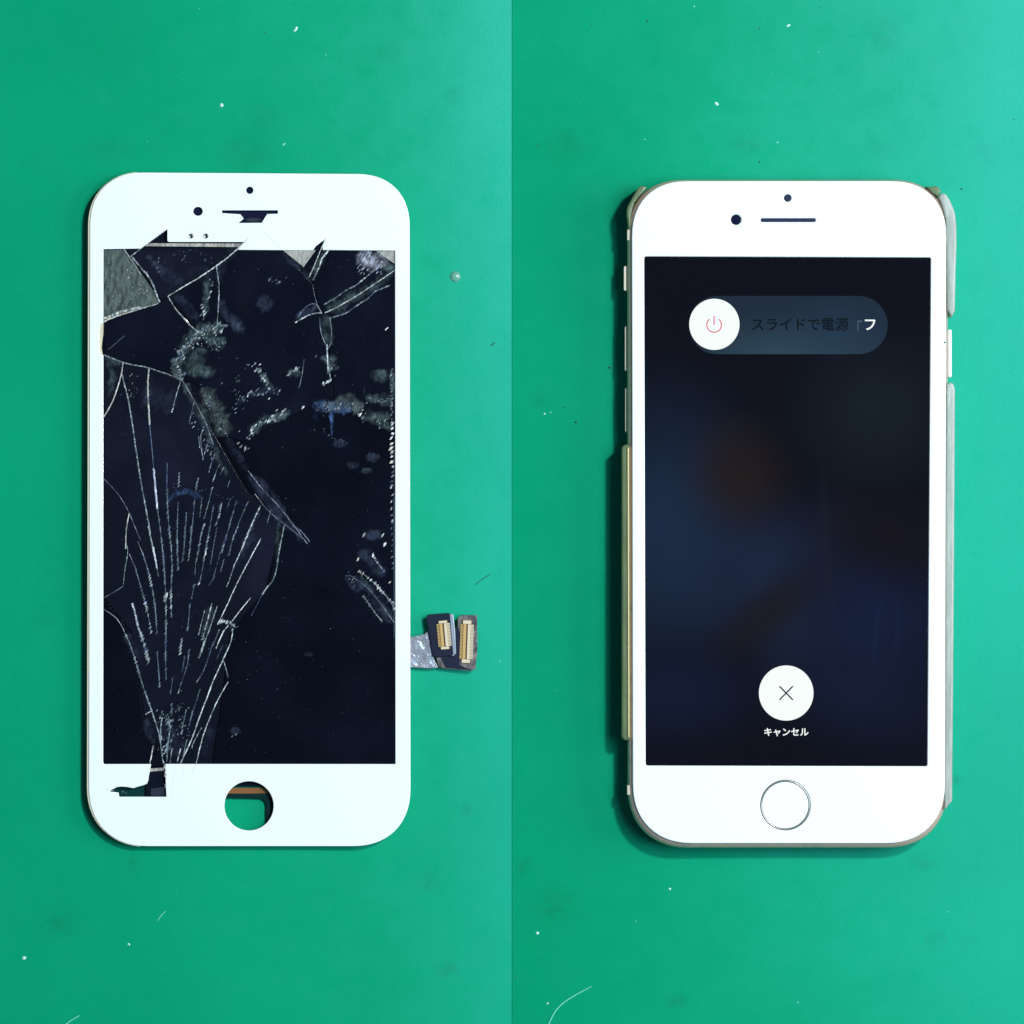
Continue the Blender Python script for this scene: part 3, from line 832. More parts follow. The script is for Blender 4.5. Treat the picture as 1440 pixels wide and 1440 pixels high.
dash([(830, 400), (812, 490)], 3.2, [TEAL, PALE], *Fz, ln=6)
dash([(800, 530), (795, 620), (785, 700)], 2.0, [TEAL, BLUE, TEAL], *Fz)
dash([(985, 0), (965, 110), (940, 260)], 1.4, [BLUE, TEAL], *Fz)
dash([(1050, 50), (1000, 200), (965, 330)], 1.6, [TEAL, BLUE, TEAL], *Fz)
dash([(1030, 230), (1010, 300)], 1.6, [TEAL, PALE], *Fz)
line([(970, 335), (930, 400)], 1.6, [TEAL, BLUE], *Fz)
dash([(1125, 0), (1085, 100), (1065, 190)], 1.9, [TEAL, PALE, TEAL], *Fz)
line([(1215, 0), (1180, 90), (1140, 180), (1100, 265)], 1.9, [PALE, WHITE, TEAL], *Fz)
line([(1100, 265), (1070, 360), (1048, 410)], 1.7, [TEAL, PALE], *Fz)
haze([(1230, 40), (1160, 180), (1090, 300)], 12, 'haze_blue', *Fz, d=.7)
line([(1282, 82), (1190, 250), (1100, 425), (1040, 560), (988, 665)], 1.7, [WHITE, WHITE, PALE], *Fz, jitter=.25)
scatter([(1000, 650), (1025, 640)], 2.5, 14, 2.4, [PALE, WHITE, TEAL], *Fz)
line([(1212, 482), (1140, 570), (1075, 655)], 1.6, [PALE, WHITE], *Fz)
line([(1060, 670), (1020, 720), (978, 825)], 2.2, [WHITE, PALE, WHITE], *Fz, jitter=.3)
scatter([(1040, 640), (1110, 690)], 4, 30, 2.0, [PALE, WHITE, TEAL, TEAL], *Fz)
line([(1090, 690), (1085, 770), (1030, 890), (965, 1030), (945, 1080)], 1.9, [PALE, WHITE, PALE], *Fz, jitter=.25)
line([(945, 1080), (920, 1150), (880, 1250), (815, 1440), (770, 1530), (738, 1605)], 2.2, [WHITE, WHITE, PALE], *Fz, jitter=.25)
line([(1060, 1050), (1000, 1150), (950, 1260), (905, 1370), (880, 1450), (845, 1600)], 1.9, [PALE, WHITE, PALE, WHITE], *Fz, jitter=.3)
line([(845, 1600), (815, 1670)], 0.9, PALE, *Fz)
line([(1028, 910), (1045, 960), (1060, 1025)], 1.6, [TEAL, PALE], *Fz)
line([(950, 520), (925, 620), (890, 745)], 1.7, [PALE, WHITE, TEAL], *Fz)
line([(985, 540), (950, 650), (910, 760), (870, 880)], 1.9, [PALE, TEAL, PALE], *Fz)
line([(900, 570), (880, 650), (860, 735)], 1.5, [TEAL, PALE], *Fz)
scatter([(885, 745), (900, 770)], 2, 12, 2.0, [PALE, TEAL], *Fz)
line([(900, 770), (880, 840), (860, 890)], 2.4, [PALE, TEAL], *Fz)
haze([(970, 540), (900, 680), (880, 740)], 20, 'haze_teal', *Fz, d=.6)
dash([(1000, 700), (960, 800)], 1.8, [TEAL, PALE], *Fz)
dash([(960, 780), (900, 970), (850, 1050)], 1.8, [TEAL, BLUE, PALE], *Fz)
dash([(1020, 810), (985, 890)], 1.5, [TEAL, BLUE], *Fz)
line([(1440, -10), (1420, 80), (1400, 190), (1385, 300), (1362, 370), (1320, 415), (1284, 470)], 2.4, [TEAL, PALE, TEAL], *Fz)
line([(1284, 470), (1250, 540), (1215, 605)], 1.4, BLUE, *Fz)
line([(1330, 400), (1290, 462)], 2.2, [PALE, WHITE], *Fz)
haze([(1400, -40), (1395, 90), (1380, 240)], 10, 'haze_teal', *Fz, d=.7)
line([(375, 130), (385, 178), (362, 290), (352, 392)], 1.6, [TEAL, PALE, TEAL], *Fz)
line([(355, 402), (290, 445), (222, 482)], 1.3, [TEAL, BLUE], *Fz)
line([(390, 185), (440, 295)], 1.5, BLUE, *Fz)
dash([(745, 765), (735, 860)], 2.6, [TEAL, PALE], *Fz, ln=6)
dash([(795, 840), (785, 940), (745, 1050), (725, 1120)], 2.0, [TEAL, BLUE, PALE], *Fz)
dash([(765, 880), (750, 980)], 1.8, [TEAL, BLUE], *Fz)
dash([(685, 1030), (670, 1130)], 2.0, [TEAL, BLUE], *Fz)
dash([(870, 1100), (835, 1210), (800, 1320)], 2.2, [PALE, TEAL, BLUE], *Fz)
dash([(680, 1200), (678, 1270)], 3.0, [PALE, TEAL], *Fz, ln=6)
dash([(775, 1250), (745, 1390)], 2.2, [TEAL, PALE], *Fz, ln=5)
line([(820, 1240), (795, 1350)], 1.8, [TEAL, BLUE], *Fz)
line([(655, 1280), (670, 1370), (650, 1480), (645, 1590)], 2.4, [TEAL, PALE, TEAL], *Fz)
line([(615, 1290), (600, 1370), (610, 1440)], 2.2, [TEAL, PALE], *Fz)
scatter([(600, 1280), (660, 1280), (660, 1440), (640, 1540)], 9, 80, 2.2, [TEAL, TEAL, PALE, BLUE], *Fz)
scatter([(700, 1200), (780, 1400)], 12, 40, 1.7, [TEAL, BLUE, PALE], *Fz)
line([(682, 1490), (668, 1600)], 1.6, [PALE, TEAL], *Fz)
line([(740, 1500), (715, 1590)], 1.8, [PALE, WHITE], *Fz)
line([(780, 1440), (755, 1560)], 1.7, [TEAL, PALE], *Fz)
line([(880, 1360), (820, 1470), (815, 1500)], 1.6, [TEAL, PALE], *Fz)
line([(555, 1480), (540, 1560), (530, 1600)], 2.0, [PALE, CREAM, WHITE], *Fz)
haze([(600, 1340), (690, 1400), (690, 1560)], 36, 'haze_blue', *Fz, d=.5)
haze([(930, 1330), (900, 1560)], 20, 'haze_blue', *Fz, d=.4)
# upper ends of the fan
dash([(648, 1000), (650, 1130), (662, 1280), (676, 1400)], 2.6, [PALE, TEAL, LILAC, TEAL], *C)
line([(648, 820), (645, 1000)], 1.2, BLUE, *C)
dash([(722, 1085), (716, 1220), (714, 1440)], 1.9, [BLUE, TEAL, BLUE], *C)
dash([(778, 1160), (770, 1300), (760, 1440)], 2.3, [PALE, TEAL, TEAL], *C)
dash([(832, 1080), (822, 1200), (800, 1420)], 2.3, [PALE, TEAL, TEAL], *C)
dash([(882, 1060), (868, 1180)], 1.8, [TEAL, BLUE], *C)
dash([(952, 990), (925, 1100), (900, 1190)], 1.7, [TEAL, PALE, BLUE], *C)
dash([(958, 1120), (935, 1260), (905, 1440)], 2.7, [PALE, TEAL, WHITE], *C)
dash([(1015, 1095), (1000, 1180), (975, 1240)], 2.6, [PALE, TEAL, WHITE], *C)
dash([(900, 1230), (870, 1330), (855, 1440)], 2.0, [TEAL, PALE, BLUE], *C)
dash([(1115, 1075), (1080, 1200), (1020, 1420)], 1.9, [TEAL, PALE, BLUE], *C)
dash([(1190, 1090), (1145, 1190), (1100, 1310)], 2.3, [PALE, TEAL, TEAL], *C)
dash([(1075, 1060), (1055, 1120)], 1.5, [BLUE, TEAL], *C)
line([(1278, 1108), (1240, 1190), (1200, 1280), (1160, 1370)], 2.2, [WHITE, PALE, TEAL], *C, jitter=.35)
haze([(1280, 1130), (1200, 1320), (1150, 1430)], 12, 'haze_blue', *C, d=.7)
dash([(1345, 1150), (1325, 1225)], 2.0, [TEAL, PALE], *C)
dash([(855, 930), (842, 1000)], 2.4, [WHITE, PALE], *C)
dash([(730, 890), (724, 975)], 1.7, [TEAL, PALE], *C)
scatter([(700, 1000), (1150, 1100)], 16, 40, 1.4, [BLUE, TEAL, BLUE], *C)
scatter([(600, 300), (1300, 1100)], 70, 60, 1.0, [BLUE, TEAL, BLUE], *Fz)
# loose specks all over the glass
for _ in range(90):
    SCAT.flake(random.uniform(152, 550), random.uniform(360, 1068), random.uniform(1.0, 2.2), random.uniform(.6, 1.1), random.uniform(0, 3.1), random.choice([BLUE, BLUE, TEAL]))
scatter([(231, 1078), (232.5, 1090), (233, 1108)], 1.6, 26, 2.0, [CREAM, CREAM, TEAL, PALE])
scatter([(150, 1110), (232, 1122)], 1.5, 14, 1.2, [TEAL, CREAM])
SCAT.build('glass_splinters', root, 'stuff')
# cracks running on into the white glass
wc = principled('white_crack', (0.60, 0.66, 0.68), 0.4)
def white_crack(pts, w):
    F = Flakes(); F.ridge(pts, w, 0, h=0.02, jitter=.3)
    from_data('hairline_crack', F.v, F.f, wc, root)
white_crack(Z([(122 + 2, 485), (200, 560), (270, 628)], 340, 220), 0.7)
white_crack(Z([(735, 482), (840, 492), (955, 498)], 100, 220), 0.8)
white_crack([(247, 1076), (243, 1100), (241, 1126)], 0.6)
white_crack([(259, 1078), (254, 1102)], 0.5)

# --- flex cable with its two connectors, out on the mat at the right
Ez = lambda pts: Z(pts, 580, 840, 12)
fx = plate('flex_cable', Ez([(-60, 680), (60, 652), (200, 622), (292, 545), (332, 800), (352, 1010), (430, 1180), (300, 1200), (0, 1182), (-60, 1180)]), [], 0.30, 0.75, M['silver_film'], root, 0.12, 2)
Fl = bmesh.new(); Fl.from_mesh(fx.data)
for v in Fl.verts: v.co.z += 0.0001 * math.sin(v.co.x * 2600) * math.cos(v.co.y * 1900)
Fl.to_mesh(fx.data); Fl.free()
b2 = plate('connector_board', Ez([(765, 350), (825, 298), (1092, 300), (1096, 900), (1062, 1215), (985, 1240), (540, 1200), (440, 1185), (400, 1010), (700, 990), (760, 560)]), [], 0.05, 0.55, M['brown_board'], root, 0.1)
plate('painted_board_shade', Ez([(700, 560), (765, 480), (800, 620), (790, 1000), (800, 1140), (985, 1228), (560, 1190), (480, 1020), (690, 995)]), [], 0.56, 0.66, M['board'], b2, 0.04)  # dark sheet painting the black shading over the board's left part
plate('bracket_edge', Ez([(630, 285), (690, 285), (720, 560), (738, 940), (705, 985), (660, 995)]), [], 0.7, 1.25, M['bracket'], root, 0.12)
b1 = plate('connector_board', rquad(Ez([(222, 292), (632, 262), (698, 985), (345, 1018)]), [6, 3, 4, 4]), [], 0.78, 1.3, M['board'], root, 0.15)
def connector(parent, cx, cy, w, h, ang, z, npins):
    ca, sa = math.cos(ang), math.sin(ang)
    T = lambda u, v: Ez([(cx + u * ca - v * sa, cy + u * sa + v * ca)])[0]
    base = plate('connector', [T(u, v) for u, v in ((-w * .5, -h * .5), (w * .5, -h * .5), (w * .5, h * .5), (-w * .5, h * .5))], [], z, z + .18, M['gold_dark'], parent, 0.04)
    verts, faces, idx = [], [], []
    def box(u0, u1, v0, v1, z0, z1, mi):
        b = len(verts)
        for zz in (z0, z1):
            for u, v in ((u0, v0), (u1, v0), (u1, v1), (u0, v1)):
                verts.append(P(*T(u, v), zz))
        for f in ((3, 2, 1, 0), (4, 5, 6, 7), (0, 1, 5, 4), (1, 2, 6, 5), (2, 3, 7, 6), (3, 0, 4, 7)):
            faces.append(tuple(b + q for q in f)); idx.append(mi)
    step = h * .8 / npins
    for k in range(npins):
        v0 = -h * .4 + k * step
        box(-w * .66, -w * .38, v0 + step * .12, v0 + step * .80, z + .02, z + .24, 0)
        box(w * .40, w * .70, v0 + step * .12, v0 + step * .80, z + .02, z + .24, 1)
    box(-w * .36, -w * .07, -h * .40, h * .40, z + .18, z + .42, 0)
    box(w * .09, w * .38, -h * .40, h * .40, z + .18, z + .42, 1)
    box(-w * .42, w * .42, -h * .49, -h * .41, z + .18, z + .46, 1)
    box(-w * .42, w * .42, h * .41, h * .49, z + .18, z + .46, 1)
    me = bpy.data.meshes.new('contact_pins'); me.from_pydata([tuple(v) for v in verts], [], faces)
    bm = bmesh.new(); bm.from_mesh(me); bmesh.ops.recalc_face_normals(bm, faces=bm.faces); bm.to_mesh(me); bm.free()
    for p, i in zip(me.polygons, idx): p.material_index = i
    o = link_mesh('contact_pins', me, [M['gold'], M['gold_pale']], parent)
    o['kind'] = 'stuff'
connector(b1, 532, 635, 165, 490, R(-5), 1.31, 16)
connector(b2, 912, 748, 165, 730, R(2), 0.56, 24)

# ------------------------------------------------------------------ the broken clear case under the phone
case = empty('phone_case', P(1108, 720, 0), 'broken yellowed clear plastic case, only side pieces left around the lit phone', 'phone case')
BODY = rquad([(882.3, 252.3), (1334.2, 252.3), (1332.5, 1193), (883, 1193)], [78, 78, 86, 86])
plate('back_panel', grow(BODY, -9), [], 0.15, 0.95, M['case_glare'], case, 0.2)
def side(pts, z0, z1, mk, bev=0.35):
    return plate('side_wall', pts, [], z0, z1, M[mk], case, bev, 3)
side(rquad([(874, 625), (885.3, 625), (886.5, 1041.5), (873.8, 1041.5)], [7, 3.6, 3.6, 7], 8, 2), 0.2, 7.4, 'case', 0.5)
wall = [o for o in case.children if o.name.startswith('side_wall')][-1]
plate('lit_edge_strip', [(882.2, 631), (884.6, 628), (885.3, 1038), (883, 1036)], [], 6.6, 7.75, principled('gold_edge_highlight', (0.62, 0.50, 0.24), 0.35, 0.2), wall, 0.1, 1)  # added strip, gold colour paints the highlight of the lit body edge
H = lambda pts: Z(pts, 860, 240, 14.4)
side(H([(305, 800), (330, 710), (420, 540), (500, 410), (560, 325), (625, 305), (730, 340), (560, 520), (470, 640), (420, 780), (395, 920), (385, 1160), (335, 1150), (305, 920)]), 0.2, 7.6, 'case')
J = lambda pts: Z(pts, 1290, 240, 18)
side(J([(215, 405), (330, 415), (480, 382), (570, 450), (600, 520), (525, 660), (420, 590), (320, 510)]), 0.2, 7.4, 'case')
side(J([(548, 660), (600, 590), (655, 562), (740, 610), (820, 740), (900, 920), (960, 1100), (990, 1400)]) + Z([(1273, 600), (1266, 800), (1262, 1040), (1240, 1085), (1210, 1030)], 1080, 220) +
     Z([(1207, 700), (1204, 480)], 1080, 220) + J([(720, 1220), (690, 1100), (640, 920)]), 0.2, 7.9, 'case_glare', 0.45)
side([(1331, 541), (1337, 538), (1341, 540), (1343, 548), (1342, 760), (1340.5, 960), (1339, 1126), (1328.5, 1139), (1328, 1120), (1329.5, 900)], 0.2, 7.9, 'case_glare', 0.45)

# ------------------------------------------------------------------ the working phone
phone = empty('smartphone', P(1108, 720, 1), 'white and rose gold phone with lit dark screen showing the power off slider', 'phone')
body = plate('body', BODY, [], 1.0, 7.85, M['rose'], phone, 2.2, 8)
GR = rquad([(888.3, 254.6), (1330.8, 254.6), (1328.5, 1186), (889.8, 1186)], [78, 78, 84, 84])
SCR = rquad([(906, 360.5), (1309, 362), (1304, 1077.5), (908, 1076.5)], 3, 5)
gl = plate('front_glass', GR, [circle(1035, 309, 7.3, 28), circle(1107.5, 278.5, 5.2, 24), capsule(1069.5, 1147, 307, 312.2, 6), circle(1104.3, 1132.3, 35.4, 64), SCR], 7.4, 8.1, M['white_glass'], phone, 0.25, 5)
plate('camera_lens', circle(1035, 309, 7.2, 28), [], 7.78, 8.06, M['lens'], phone, 0.1)
plate('proximity_sensor', circle(1107.5, 278.5, 5.1, 24), [], 7.78, 8.04, M['slot'], phone, 0.05)
plate('earpiece', capsule(1069.6, 1146.9, 307.1, 312.1, 6), [], 7.78, 7.98, M['slot'], phone, 0.05)
hb = plate('home_button', circle(1104.3, 1132.3, 32.6, 64), [], 7.78, 8.02, M['white_glass'], phone, 0.06)
ring = plate('ring', circle(1104.3, 1132.3, 35.3, 72), [circle(1104.3, 1132.3, 32.7, 72)], 7.78, 8.08, principled('ring_steel', (0.30, 0.26, 0.23), 0.32, 1.0), hb, 0.17, 5)

def screen_mat():
    m = principled('lit_screen', (0.001, 0.001, 0.0012), 0.08, Specular_IOR_Level=0.25)
    n = NT(m); c = n.coord(); o0 = P(1108, 720, 1)
    col = (0.0042, 0.0052, 0.012)
    cur = n.mix(0.0, col, col)
    for x, y, rx, ry, rot, cc, f in (
            (932, 736, 190, 260, 0, (0.0135, 0.031, 0.074), .95), (1064, 800, 210, 120, 20, (0.0135, 0.025, 0.066), .9), (1122, 878, 100, 120, 0, (0.0140, 0.025, 0.058), .7),
            (1228, 577, 160, 150, 20, (0.0105, 0.018, 0.028), .85), (1228, 868, 170, 150, 0, (0.0095, 0.017, 0.060), .9), (1207, 973, 190, 110, -15, (0.0080, 0.015, 0.046), .85),
            (943, 973, 170, 100, 0, (0.0070, 0.014, 0.046), .8), (1040, 667, 105, 112, 0, (0.022, 0.0125, 0.0095), .8), (1085, 857, 150, 55, 38, (0.0115, 0.0112, 0.0150), .85),
            (1249, 757, 170, 85, -10, (0.0095, 0.0072, 0.0125), .85), (1232, 890, 7, 75, -6, (0.016, 0.032, 0.085), .35), (1262, 880, 6, 75, -3, (0.014, 0.030, 0.080), .3),  # the tall thin blobs paint an overhead reflection into the screen image
            (1163, 790, 12, 190, 3, (0.016, 0.020, 0.034), .35)):
        w = P(x, y, 8) - o0
        cur = n.mix(n.math('MULTIPLY', n.blob(c, w, rx * S, ry * S, rot=R(rot)), f), cur, cc)
    f = n.maprange(n.noise(c, 60, 3), 0.35, 0.7, 0, .22)
    cur = n.mix(f, cur, (0.003, 0.004, 0.010))
    n.link(cur, n.b.inputs['Emission Color']); n.b.inputs['Emission Strength'].default_value = 0.8
    return m
scr = plate('display', grow(SCR, -0.2), [], 7.78, 8.07, screen_mat(), phone, 0.03, 1)
def track_mat():
    m = principled('slider_track', (0.001, 0.001, 0.0012), 0.08, Specular_IOR_Level=0.25)
    n = NT(m); c = n.coord(); o0 = P(1108, 720, 1)
    cur = n.mix(0.0, (0.015, 0.028, 0.050), (0.015, 0.028, 0.050))
    for x, y, rx, ry, cc, f in ((1110, 510, 190, 80, (0.031, 0.074, 0.112), .95), (1180, 470, 110, 70, (0.020, 0.044, 0.085), .6), (965, 456, 62, 70, (0.004, 0.005, 0.011), 1.0)):
        w = P(x, y, 8) - o0
        cur = n.mix(n.math('MULTIPLY', n.blob(c, w, rx * S, ry * S), f), cur, cc)
    n.link(cur, n.b.inputs['Emission Color']); n.b.inputs['Emission Strength'].default_value = 0.9
    return m
plate('slider_track', capsule(967, 1248.3, 416.2, 498), [], 8.072, 8.084, track_mat(), scr, 0.002, 1)
plate('slider_knob', circle(1004.6, 456.1, 35.4, 56, 36.0), [], 8.086, 8.098, M['ui_white'], scr, 0.002, 1)
arc = [(1004.2 + 10.3 * math.cos(a), 456.9 + 10.3 * math.sin(a)) for a in [R(-52 + 284 * k / 30) for k in range(31)]]
plate('power_icon', stroke_poly(arc, 1.7), [], 8.10, 8.106, M['ui_pink'], scr, 0.001, 1)
plate('power_icon_bar', stroke_poly([(1004.2, 444.2), (1004.2, 457.0)], 1.7), [], 8.10, 8.106, M['ui_pink'], scr, 0.001, 1)
plate('cancel_button', circle(1105.6, 974.6, 38.4, 56, 38.8), [], 8.086, 8.098, M['ui_white'], scr, 0.002, 1)
x0, x1, y0, y1 = 1096.0, 1115.0, 965.0, 984.3
plate('cancel_cross', stroke_poly([(x0, y0), (x1, y1)], 1.9), [], 8.10, 8.105, M['ui_dark'], scr, 0.001, 1)
plate('cancel_cross', stroke_poly([(x0, y1), (x1, y0)], 1.9), [], 8.1055, 8.108, M['ui_dark'], scr, 0.001, 1)

def letters(name, chars, cx0, pitch, cy, em, mat, bold=0.0, z=8.088):
    """flat screen lettering, each character centred on its own cell"""
    vs, fs = [], []
    for k, ch in enumerate(chars):
        cu = bpy.data.curves.new('glyph', 'FONT'); cu.body = ch; cu.size = 1.0; cu.offset = bold; cu.resolution_u = 4
        t = bpy.data.objects.new('glyph', cu); COL.objects.link(t)
        dg = bpy.context.evaluated_depsgraph_get(); dg.update()
        me = bpy.data.meshes.new_from_object(t.evaluated_get(dg))
        bpy.data.objects.remove(t); bpy.data.curves.remove(cu)
        if not len(me.vertices): continue
        b = len(vs); cx = cx0 + k * pitch
        for v in me.vertices:
            vs.append(P(cx + (v.co.x - GLYPH_CX) * em, cy - (v.co.y - GLYPH_CY) * em, z))
        fs += [tuple(b + i for i in p.vertices) for p in me.polygons]
        bpy.data.meshes.remove(me)
    return from_data(name, vs, fs, mat, scr)
GLYPH_CX, GLYPH_CY = 0.50, 0.38
letters('slider_text', 'スライドで電源', 1065.5, 19.75, 456.0, 19.6, M['ui_text_dim'], bold=0.012)
letters('slider_text_bright', 'フ', 1223.6, 19.75, 456.0, 19.6, M['ui_white'], bold=0.018)
plate('slider_text_fading', stroke_poly([(1206.6, 450.5), (1206.6, 465.5)], 1.1), [], 8.087, 8.089, M['ui_text_mid'], scr, 0.0005, 1)
plate('slider_text_fading', stroke_poly([(1207.4, 451.6), (1212.5, 451.8)], 1.5), [], 8.087, 8.089, M['ui_text_mid'], scr, 0.0005, 1)
letters('cancel_text', 'キャンセル', 1080.0, 12.75, 1029.2, 12.6, M['ui_white'], bold=0.022)

# buttons and bands on the metal rim
def button(name, x0, x1, y0, y1, z0, z1, mat, r=2.5):
    return plate(name, rquad([(x0, y0), (x1, y0), (x1, y1), (x0, y1)], min(r, (x1 - x0) * .42), 4, 2), [], z0, z1, mat, phone, 0.12, 3)
button('mute_switch', 877.2, 884.5, 374, 409, 3.2, 5.4, M['cream_button'])
button('volume_button', 878.6, 884.8, 458.5, 522, 3.4, 5.2, M['cream_button'])
button('volume_button', 879.0, 885.2, 545, 608, 3.4, 5.2, M['cream_button'])
button('power_button', 1333.6, 1338.3, 463.5, 530.5, 3.4, 5.4, M['white_plastic'])
button('antenna_band', 881.9, 889, 1104.5, 1118, 2.0, 6.9, M['band'], 1)
button('antenna_band', 881.9, 888.5, 323, 338, 2.0, 6.9, M['band'], 1)

# ------------------------------------------------------------------ small litter on the mats
white_lint = principled('white_lint', (0.62, 0.85, 0.80), 0.6)
green_lint = principled('pale_green_lint', (0.16, 0.62, 0.52), 0.6)
dark_dirt = principled('dark_dirt', (0.012, 0.04, 0.03), 0.7)
def speck(x, y, r, mat, name, label, cat, group, elong=1.0, ang=0.0):
    nn = 7; z = matz_px(x); ca, sa = math.cos(ang), math.sin(ang)
    vs = []
    for k in range(nn):
        a = 2 * math.pi * k / nn; q = r * random.uniform(.7, 1.2)
        u = q * math.cos(a) * elong; v = q * math.sin(a)
        vs.append(P(x + u * ca - v * sa, y + u * sa + v * ca, z - .01))
    vs.append(P(x, y, z + max(.08, r * .1)))
    fs = [((k + 1) % nn, k, nn) for k in range(nn)] + [tuple(range(nn))]
    loc = P(x, y, z)
    o = from_data(name, [v - loc for v in vs], fs, mat)
    o.location = loc
    return tag(o, label, cat, group)
NL, NR = 'white specks of lint on the mat with the cracked panel', 'white specks of lint on the mat with the lit phone'
for x, y, r, e, a, lab in (
        (312, 148, 2.8, 1.2, .6, 'white speck of lint on the mat above the camera hole of the cracked panel'),
        (416, 41, 2.0, 2.6, -1, 'elongated pale speck of lint near the top edge of the mat above the cracked panel'),
        (399, 203, 1.3, 2.4, -.8, 'small pale speck of lint just above the top edge of the cracked panel'),
        (34, 1347, 2.3, 1.5, -.5, 'bright white speck of lint near the left edge below the cracked panel'),
        (181, 1328, 1.6, 1.1, 0, 'faint pale round speck of lint below the bottom left corner of the cracked panel')):
    speck(x, y, r, white_lint if r > 1.5 else green_lint, 'lint_speck', lab, 'lint', NL, e, a)
for x, y, r, e, a, lab in (
        (1008, 146, 2.2, 1.5, .9, 'white speck of lint on the green mat straight above the phone front camera'),
        (1109, 36, 1.7, 2.2, -.6, 'pale speck of lint near the top edge of the mat above the lit phone earpiece'),
        (976, 9, 1.3, 1, 0, 'tiny white speck of lint at the very top edge above the lit phone'),
        (1093, 200, 1.4, 1.3, 0, 'tiny pale speck of lint closest above the top edge of the lit phone'),
        (942, 1250, 1.6, 1, 0, 'small white speck of lint closest below the bottom edge of the lit phone'),
        (756, 1312, 2.1, 1.1, 0, 'round white speck of lint below left of the lit phone, near the mat joint'),
        (770, 1411, 1.5, 1, 0, 'small pale speck of lint left of the long curved fibre'),
        (1122, 1410, 1.3, 1, 0, 'small pale speck of lint near the bottom edge below the round home button'),
        (766, 582, 1.5, 1, 0, 'left one of two white specks of lint close together left of the lit phone'),
        (774, 580, 1.4, 1, 0, 'right one of two white specks of lint close together left of the lit phone')):
    speck(x, y, r, white_lint if r > 1.4 else green_lint, 'lint_speck', lab, 'lint', NR, e, a)
for x, y, r, lab in (
        (857, 517, 2.1, 'dark speck of dirt right beside the shadow next to the volume buttons'),
        (810, 594, 1.7, 'dark speck of dirt on the mat right of the two white specks'),
        (910, 30, 1.6, 'dark speck of dirt near the top of the mat above the lit phone'),
        (1068, 228, 1.5, 'dark speck of dirt just above the lit phone, left of its proximity sensor'),
        (1352, 266, 1.5, 'dark speck of dirt beside the top right corner of the broken clear case')):
    speck(x, y, r, dark_dirt, 'dirt_speck', lab, 'dirt', 'dark specks of dirt on the mat with the lit phone')
o = speck(1328.6, 481.5, 1.4, dark_dirt, 'dirt_speck', 'dark speck of dirt on the white right rim of the lit phone', 'dirt', None)
o.location = P(1328.6, 481.5, 8.1)
def dust(pts, name, label, mat):
    vs, fs = [], []
    for x, y, r in pts:
        b = len(vs); z = matz_px(x)
        for k in range(6):
            a = math.pi * k / 3; q = r * random.uniform(.7, 1.2)
            vs.append(P(x + q * math.cos(a), y + q * math.sin(a), z - .01))
        vs.append(P(x, y, z + .06))
        fs += [(b + (k + 1) % 6, b + k, b + 6) for k in range(6)]
    tag(from_data(name, vs, fs, mat), label, 'dust', kind='stuff')
def rnd(n, x0, x1, lo, hi): return [(random.uniform(x0, x1), random.uniform(0, 1440), random.uniform(lo, hi)) for _ in range(n)]
dust([(458, 77, 1.1), (703, 929, 1.2), (207, 199, .9), (280, 12, 1.0)] + rnd(14, 0, 715, .4, .8), 'fine_dust', 'fine pale dust scattered over the mat with the cracked panel', green_lint)
dust([(1151, 73, 1.2), (907, 196, 1.2), (1333, 1282, 1), (894, 1295, 1)] + rnd(14, 725, 1440, .4, .8), 'fine_dust', 'fine pale dust scattered over the mat with the lit phone', green_lint)
dust([(373, 46, 1.2), (213, 35, .9), (346, 235, 1.0), (640, 130, .9)] + rnd(12, 0, 715, .4, .8), 'fine_dirt', 'fine dark grit scattered over the mat with the cracked panel', dark_dirt)
dust([(794, 573, 1.2), (1068, 40, 1.4), (757, 204, 1.2), (832, 36, 1), (1426, 168, 1.1), (1154, 11, 1), (725, 1374, 1)] + rnd(22, 725, 1440, .4, .8), 'fine_dirt', 'fine dark grit scattered over the mat with the lit phone', dark_dirt)

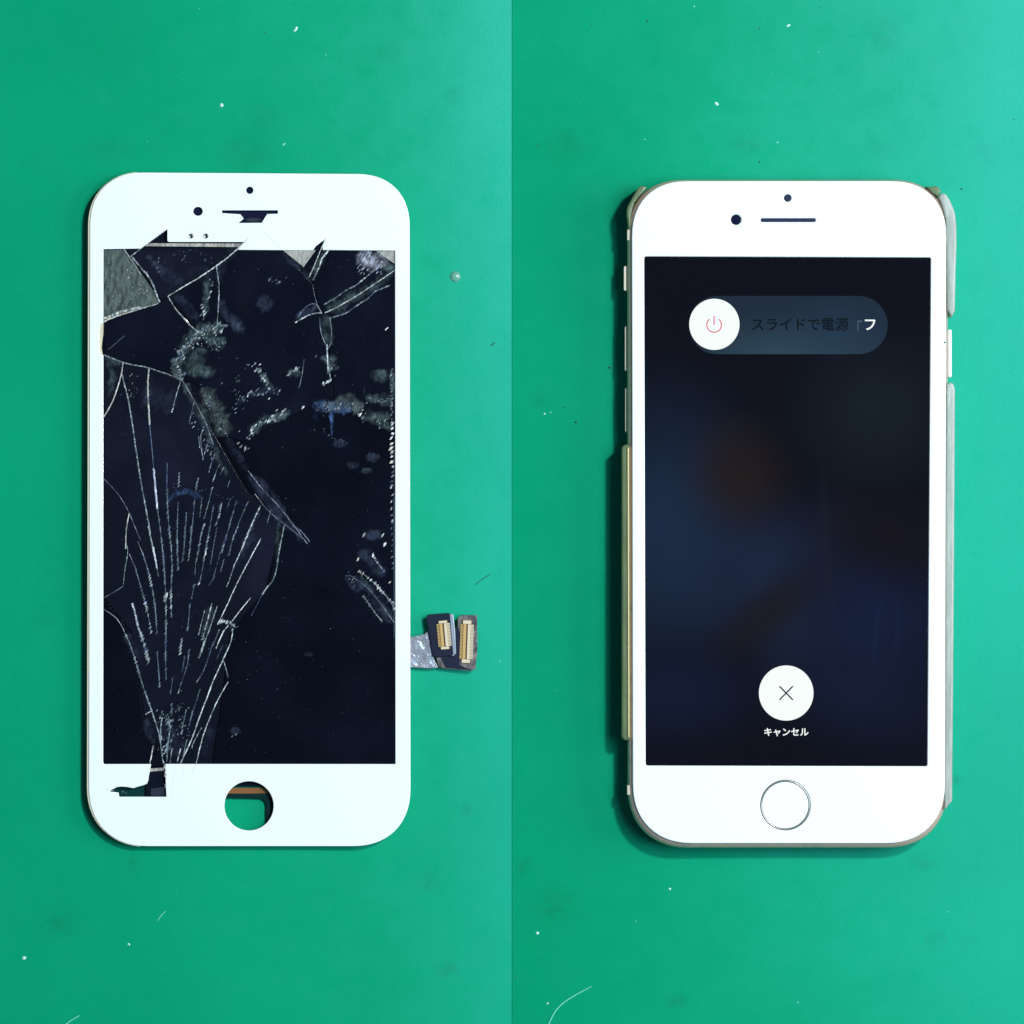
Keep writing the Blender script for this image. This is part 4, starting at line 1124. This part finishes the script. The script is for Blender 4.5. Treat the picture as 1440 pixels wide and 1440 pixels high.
def tube(name, pts, r, mat, label, cat):
    q = resample(smooth_path(pts, 3), 3); vs, fs = [], []; m = len(q); nn = 6
    loc = P(pts[0][0], pts[0][1], matz_px(pts[0][0]))
    for k, p in enumerate(q):
        a = q[max(k - 1, 0)]; c = q[min(k + 1, m - 1)]; t = (c - a).normalized(); nr = Vector((t.y, -t.x, 0))
        rr = r * (1 - .6 * abs(2 * k / (m - 1) - 1) ** 3)
        for j in range(nn):
            an = 2 * math.pi * j / nn
            w = p + nr * rr * math.cos(an)
            vs.append(P(w.x, w.y, matz_px(p.x) + .08 + rr * S * 1000 * math.sin(an)) - loc)
    for k in range(m - 1):
        for j in range(nn):
            a = k * nn + j; b = k * nn + (j + 1) % nn
            fs.append((a, b, b + nn, a + nn))
    o = from_data(name, vs, fs, mat, smooth=True); o.location = loc
    return tag(o, label, cat)
fib = principled('pale_fibre', (0.22, 0.72, 0.66), 0.5)
tube('hair_fibre', [(769, 1447), (775, 1432), (783, 1418), (800, 1404), (832, 1387)], 0.75, fib, 'long curved pale fibre lying near the bottom edge of the mat with the lit phone', 'fibre')
tube('hair_fibre', [(88, 1444), (98, 1436), (112, 1428)], 0.7, fib, 'short straight pale fibre at the bottom left of the mat with the cracked panel', 'fibre')
tube('hair_fibre', [(221, 1295), (226, 1288), (233, 1281)], 0.5, fib, 'tiny curved pale fibre on the mat below the bottom left corner of the cracked panel', 'fibre')
tube('scratch_mark', [(668, 822), (678, 815), (690, 807)], 0.8, principled('dark_scratch', (0.004, 0.20, 0.12), .6), 'short dark scuff mark on the mat above the connector of the cracked panel', 'scuff')
tube('scratch_mark', [(690, 486), (693, 484), (696, 482)], 0.9, principled('dark_scratch_b', (0.02, 0.12, 0.11), .6), 'very short dark scuff mark on the mat right of the cracked panel', 'scuff')
# clear drop on the mat
def drop(x, y, r):
    bm = bmesh.new(); bmesh.ops.create_uvsphere(bm, u_segments=24, v_segments=14, radius=r * S)
    for v in bm.verts:
        v.co.z *= 0.55
        if v.co.z < 0: v.co.z *= 0.2
    me = bpy.data.meshes.new('glue_drop'); bm.to_mesh(me); bm.free()
    for p in me.polygons: p.use_smooth = True
    o = link_mesh('glue_drop', me, principled('clear_glue', (0.35, 0.75, 0.62), 0.12, 0, Transmission_Weight=0.6))
    o.location = P(x, y, matz_px(x))
    tag(o, 'small clear glue drop on the mat right of the cracked panel', 'drop')
drop(640.5, 389, 7.5)
